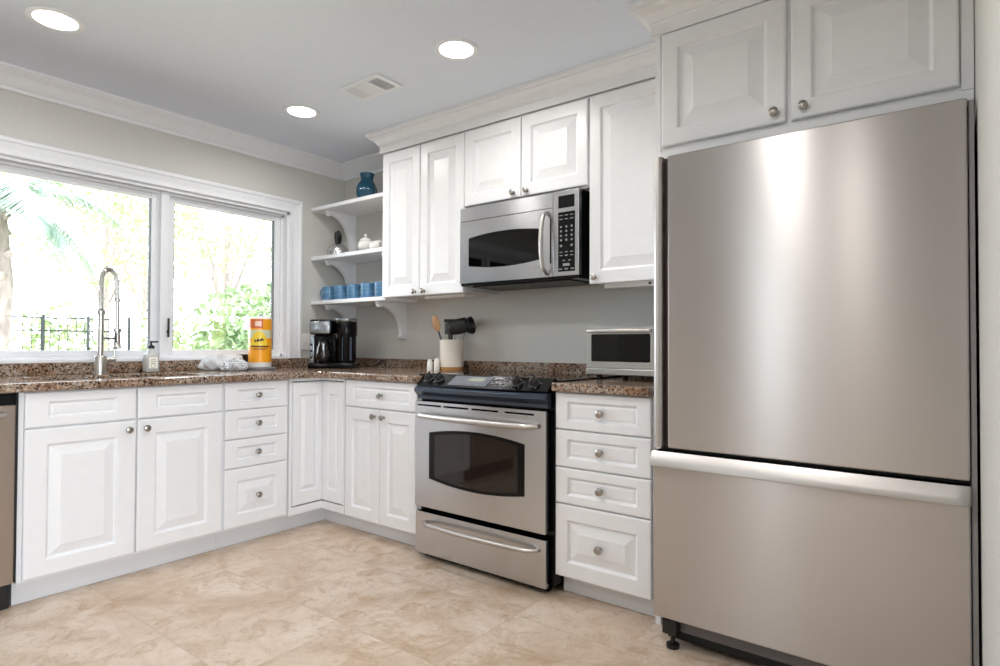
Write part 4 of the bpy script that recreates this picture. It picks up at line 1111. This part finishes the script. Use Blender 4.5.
plant('shrub', 'pale shrub seen between faucet and window mullion', 'shrub', -8.9, 2.75, 2.3, .7, 1000, .07, M_leaf2, 4, 0, G)
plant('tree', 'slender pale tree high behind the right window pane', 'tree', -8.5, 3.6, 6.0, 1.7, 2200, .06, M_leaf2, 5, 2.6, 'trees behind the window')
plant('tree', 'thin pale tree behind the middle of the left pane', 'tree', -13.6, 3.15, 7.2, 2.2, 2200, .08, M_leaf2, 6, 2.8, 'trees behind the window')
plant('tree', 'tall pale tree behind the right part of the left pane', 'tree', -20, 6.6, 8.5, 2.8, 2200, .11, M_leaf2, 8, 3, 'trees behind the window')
# palm tree
def palm(x, y, h, lab, seed, dirs):
    t = thing('palm_tree', lab, 'palm', (x, y, GZ))
    tp = [(x+.06*sin(i*.6), y+.04*cos(i*.9), GZ+h*i/10) for i in range(11)]
    b = B(); b.tube(tp, [.14-.005*i+.010*(i % 2) for i in range(11)], 14)
    for k in range(34):      # old leaf bases
        z = GZ+.2+(h-.2)*k/34; a = k*2.4
        b.box(-.025, .025, .07, .145, -.035, .035, M=Matrix.Translation((x, y, z)) @ Matrix.Rotation(a, 4, 'Z') @ Matrix.Rotation(radians(35), 4, 'X'))
    obj('trunk', b, M_bark, t, True)
    rnd = random.Random(seed)
    for az, el, L_ in dirs:
        b = B(); a = radians(az); d = Vector((cos(a), sin(a), 0)); top = Vector((x, y, GZ+h))
        sp = []
        for i in range(15):
            u = i/14; sp.append(top + d*L_*u*(1-.18*u) + Zv*(L_*(math.tan(radians(el))*.55*u - (.55+.15*abs(el)/40)*u*u*1.25)))
        b.tube(sp, [.018*(1-.8*i/14) for i in range(15)], 6)
        side = d.cross(Zv)
        for i in range(1, 57):
            u = i/57*13.99; k = int(u); p = sp[k].lerp(sp[k+1], u-k); tg = (sp[k+1]-sp[k]).normalized()
            ll = .34*sin(pi*min(1, (i/57)*.9+.1))**.6+.05
            for s_ in (-1, 1):
                dr = (side*s_*.8+tg*.55-Zv*(.35+rnd.uniform(0, .2))).normalized()
                e = p+dr*ll; wv = tg*.014
                b.b.faces.new([b.b.verts.new(q) for q in (p-wv, p+wv, e+wv*.2, e-wv*.2)])
        obj('frond', b, M_palm, t)
palm(-5.2, -.83, 3.15, 'palm tree at the left edge of the window view, arching fronds', 5,
     [(84, 50, 1.8), (60, 58, 2.1), (100, 10, 1.3), (30, 30, 1.6), (135, 35, 1.5), (0, 45, 1.6), (-30, 25, 1.5), (-80, 35, 1.6), (-120, 20, 1.6), (170, 40, 1.6), (75, -15, 1.0), (45, -5, 1.1)])
# iron fence beyond the lawn
t = thing('iron_fence', 'black iron fence low behind the left window pane', 'fence', (-7.6, .2, GZ))
b = B()
for z in (.55+GZ, 1.32+GZ+.35, 1.52+GZ+.35): b.box(-7.61, -7.59, -1.6, 1.45, z, z+.022)
obj('rail', b, M_iron, t)
for k in range(6):
    y = -1.55+.6*k; obj('post', B().box(-7.62, -7.58, y-.018, y+.018, GZ, GZ+1.93), M_iron, t)
b = B()
for k in range(26):
    y = -1.5+.115*k; b.box(-7.606, -7.594, y-.005, y+.005, GZ+.55, GZ+1.89)
obj('picket_panel', b, M_iron, t)
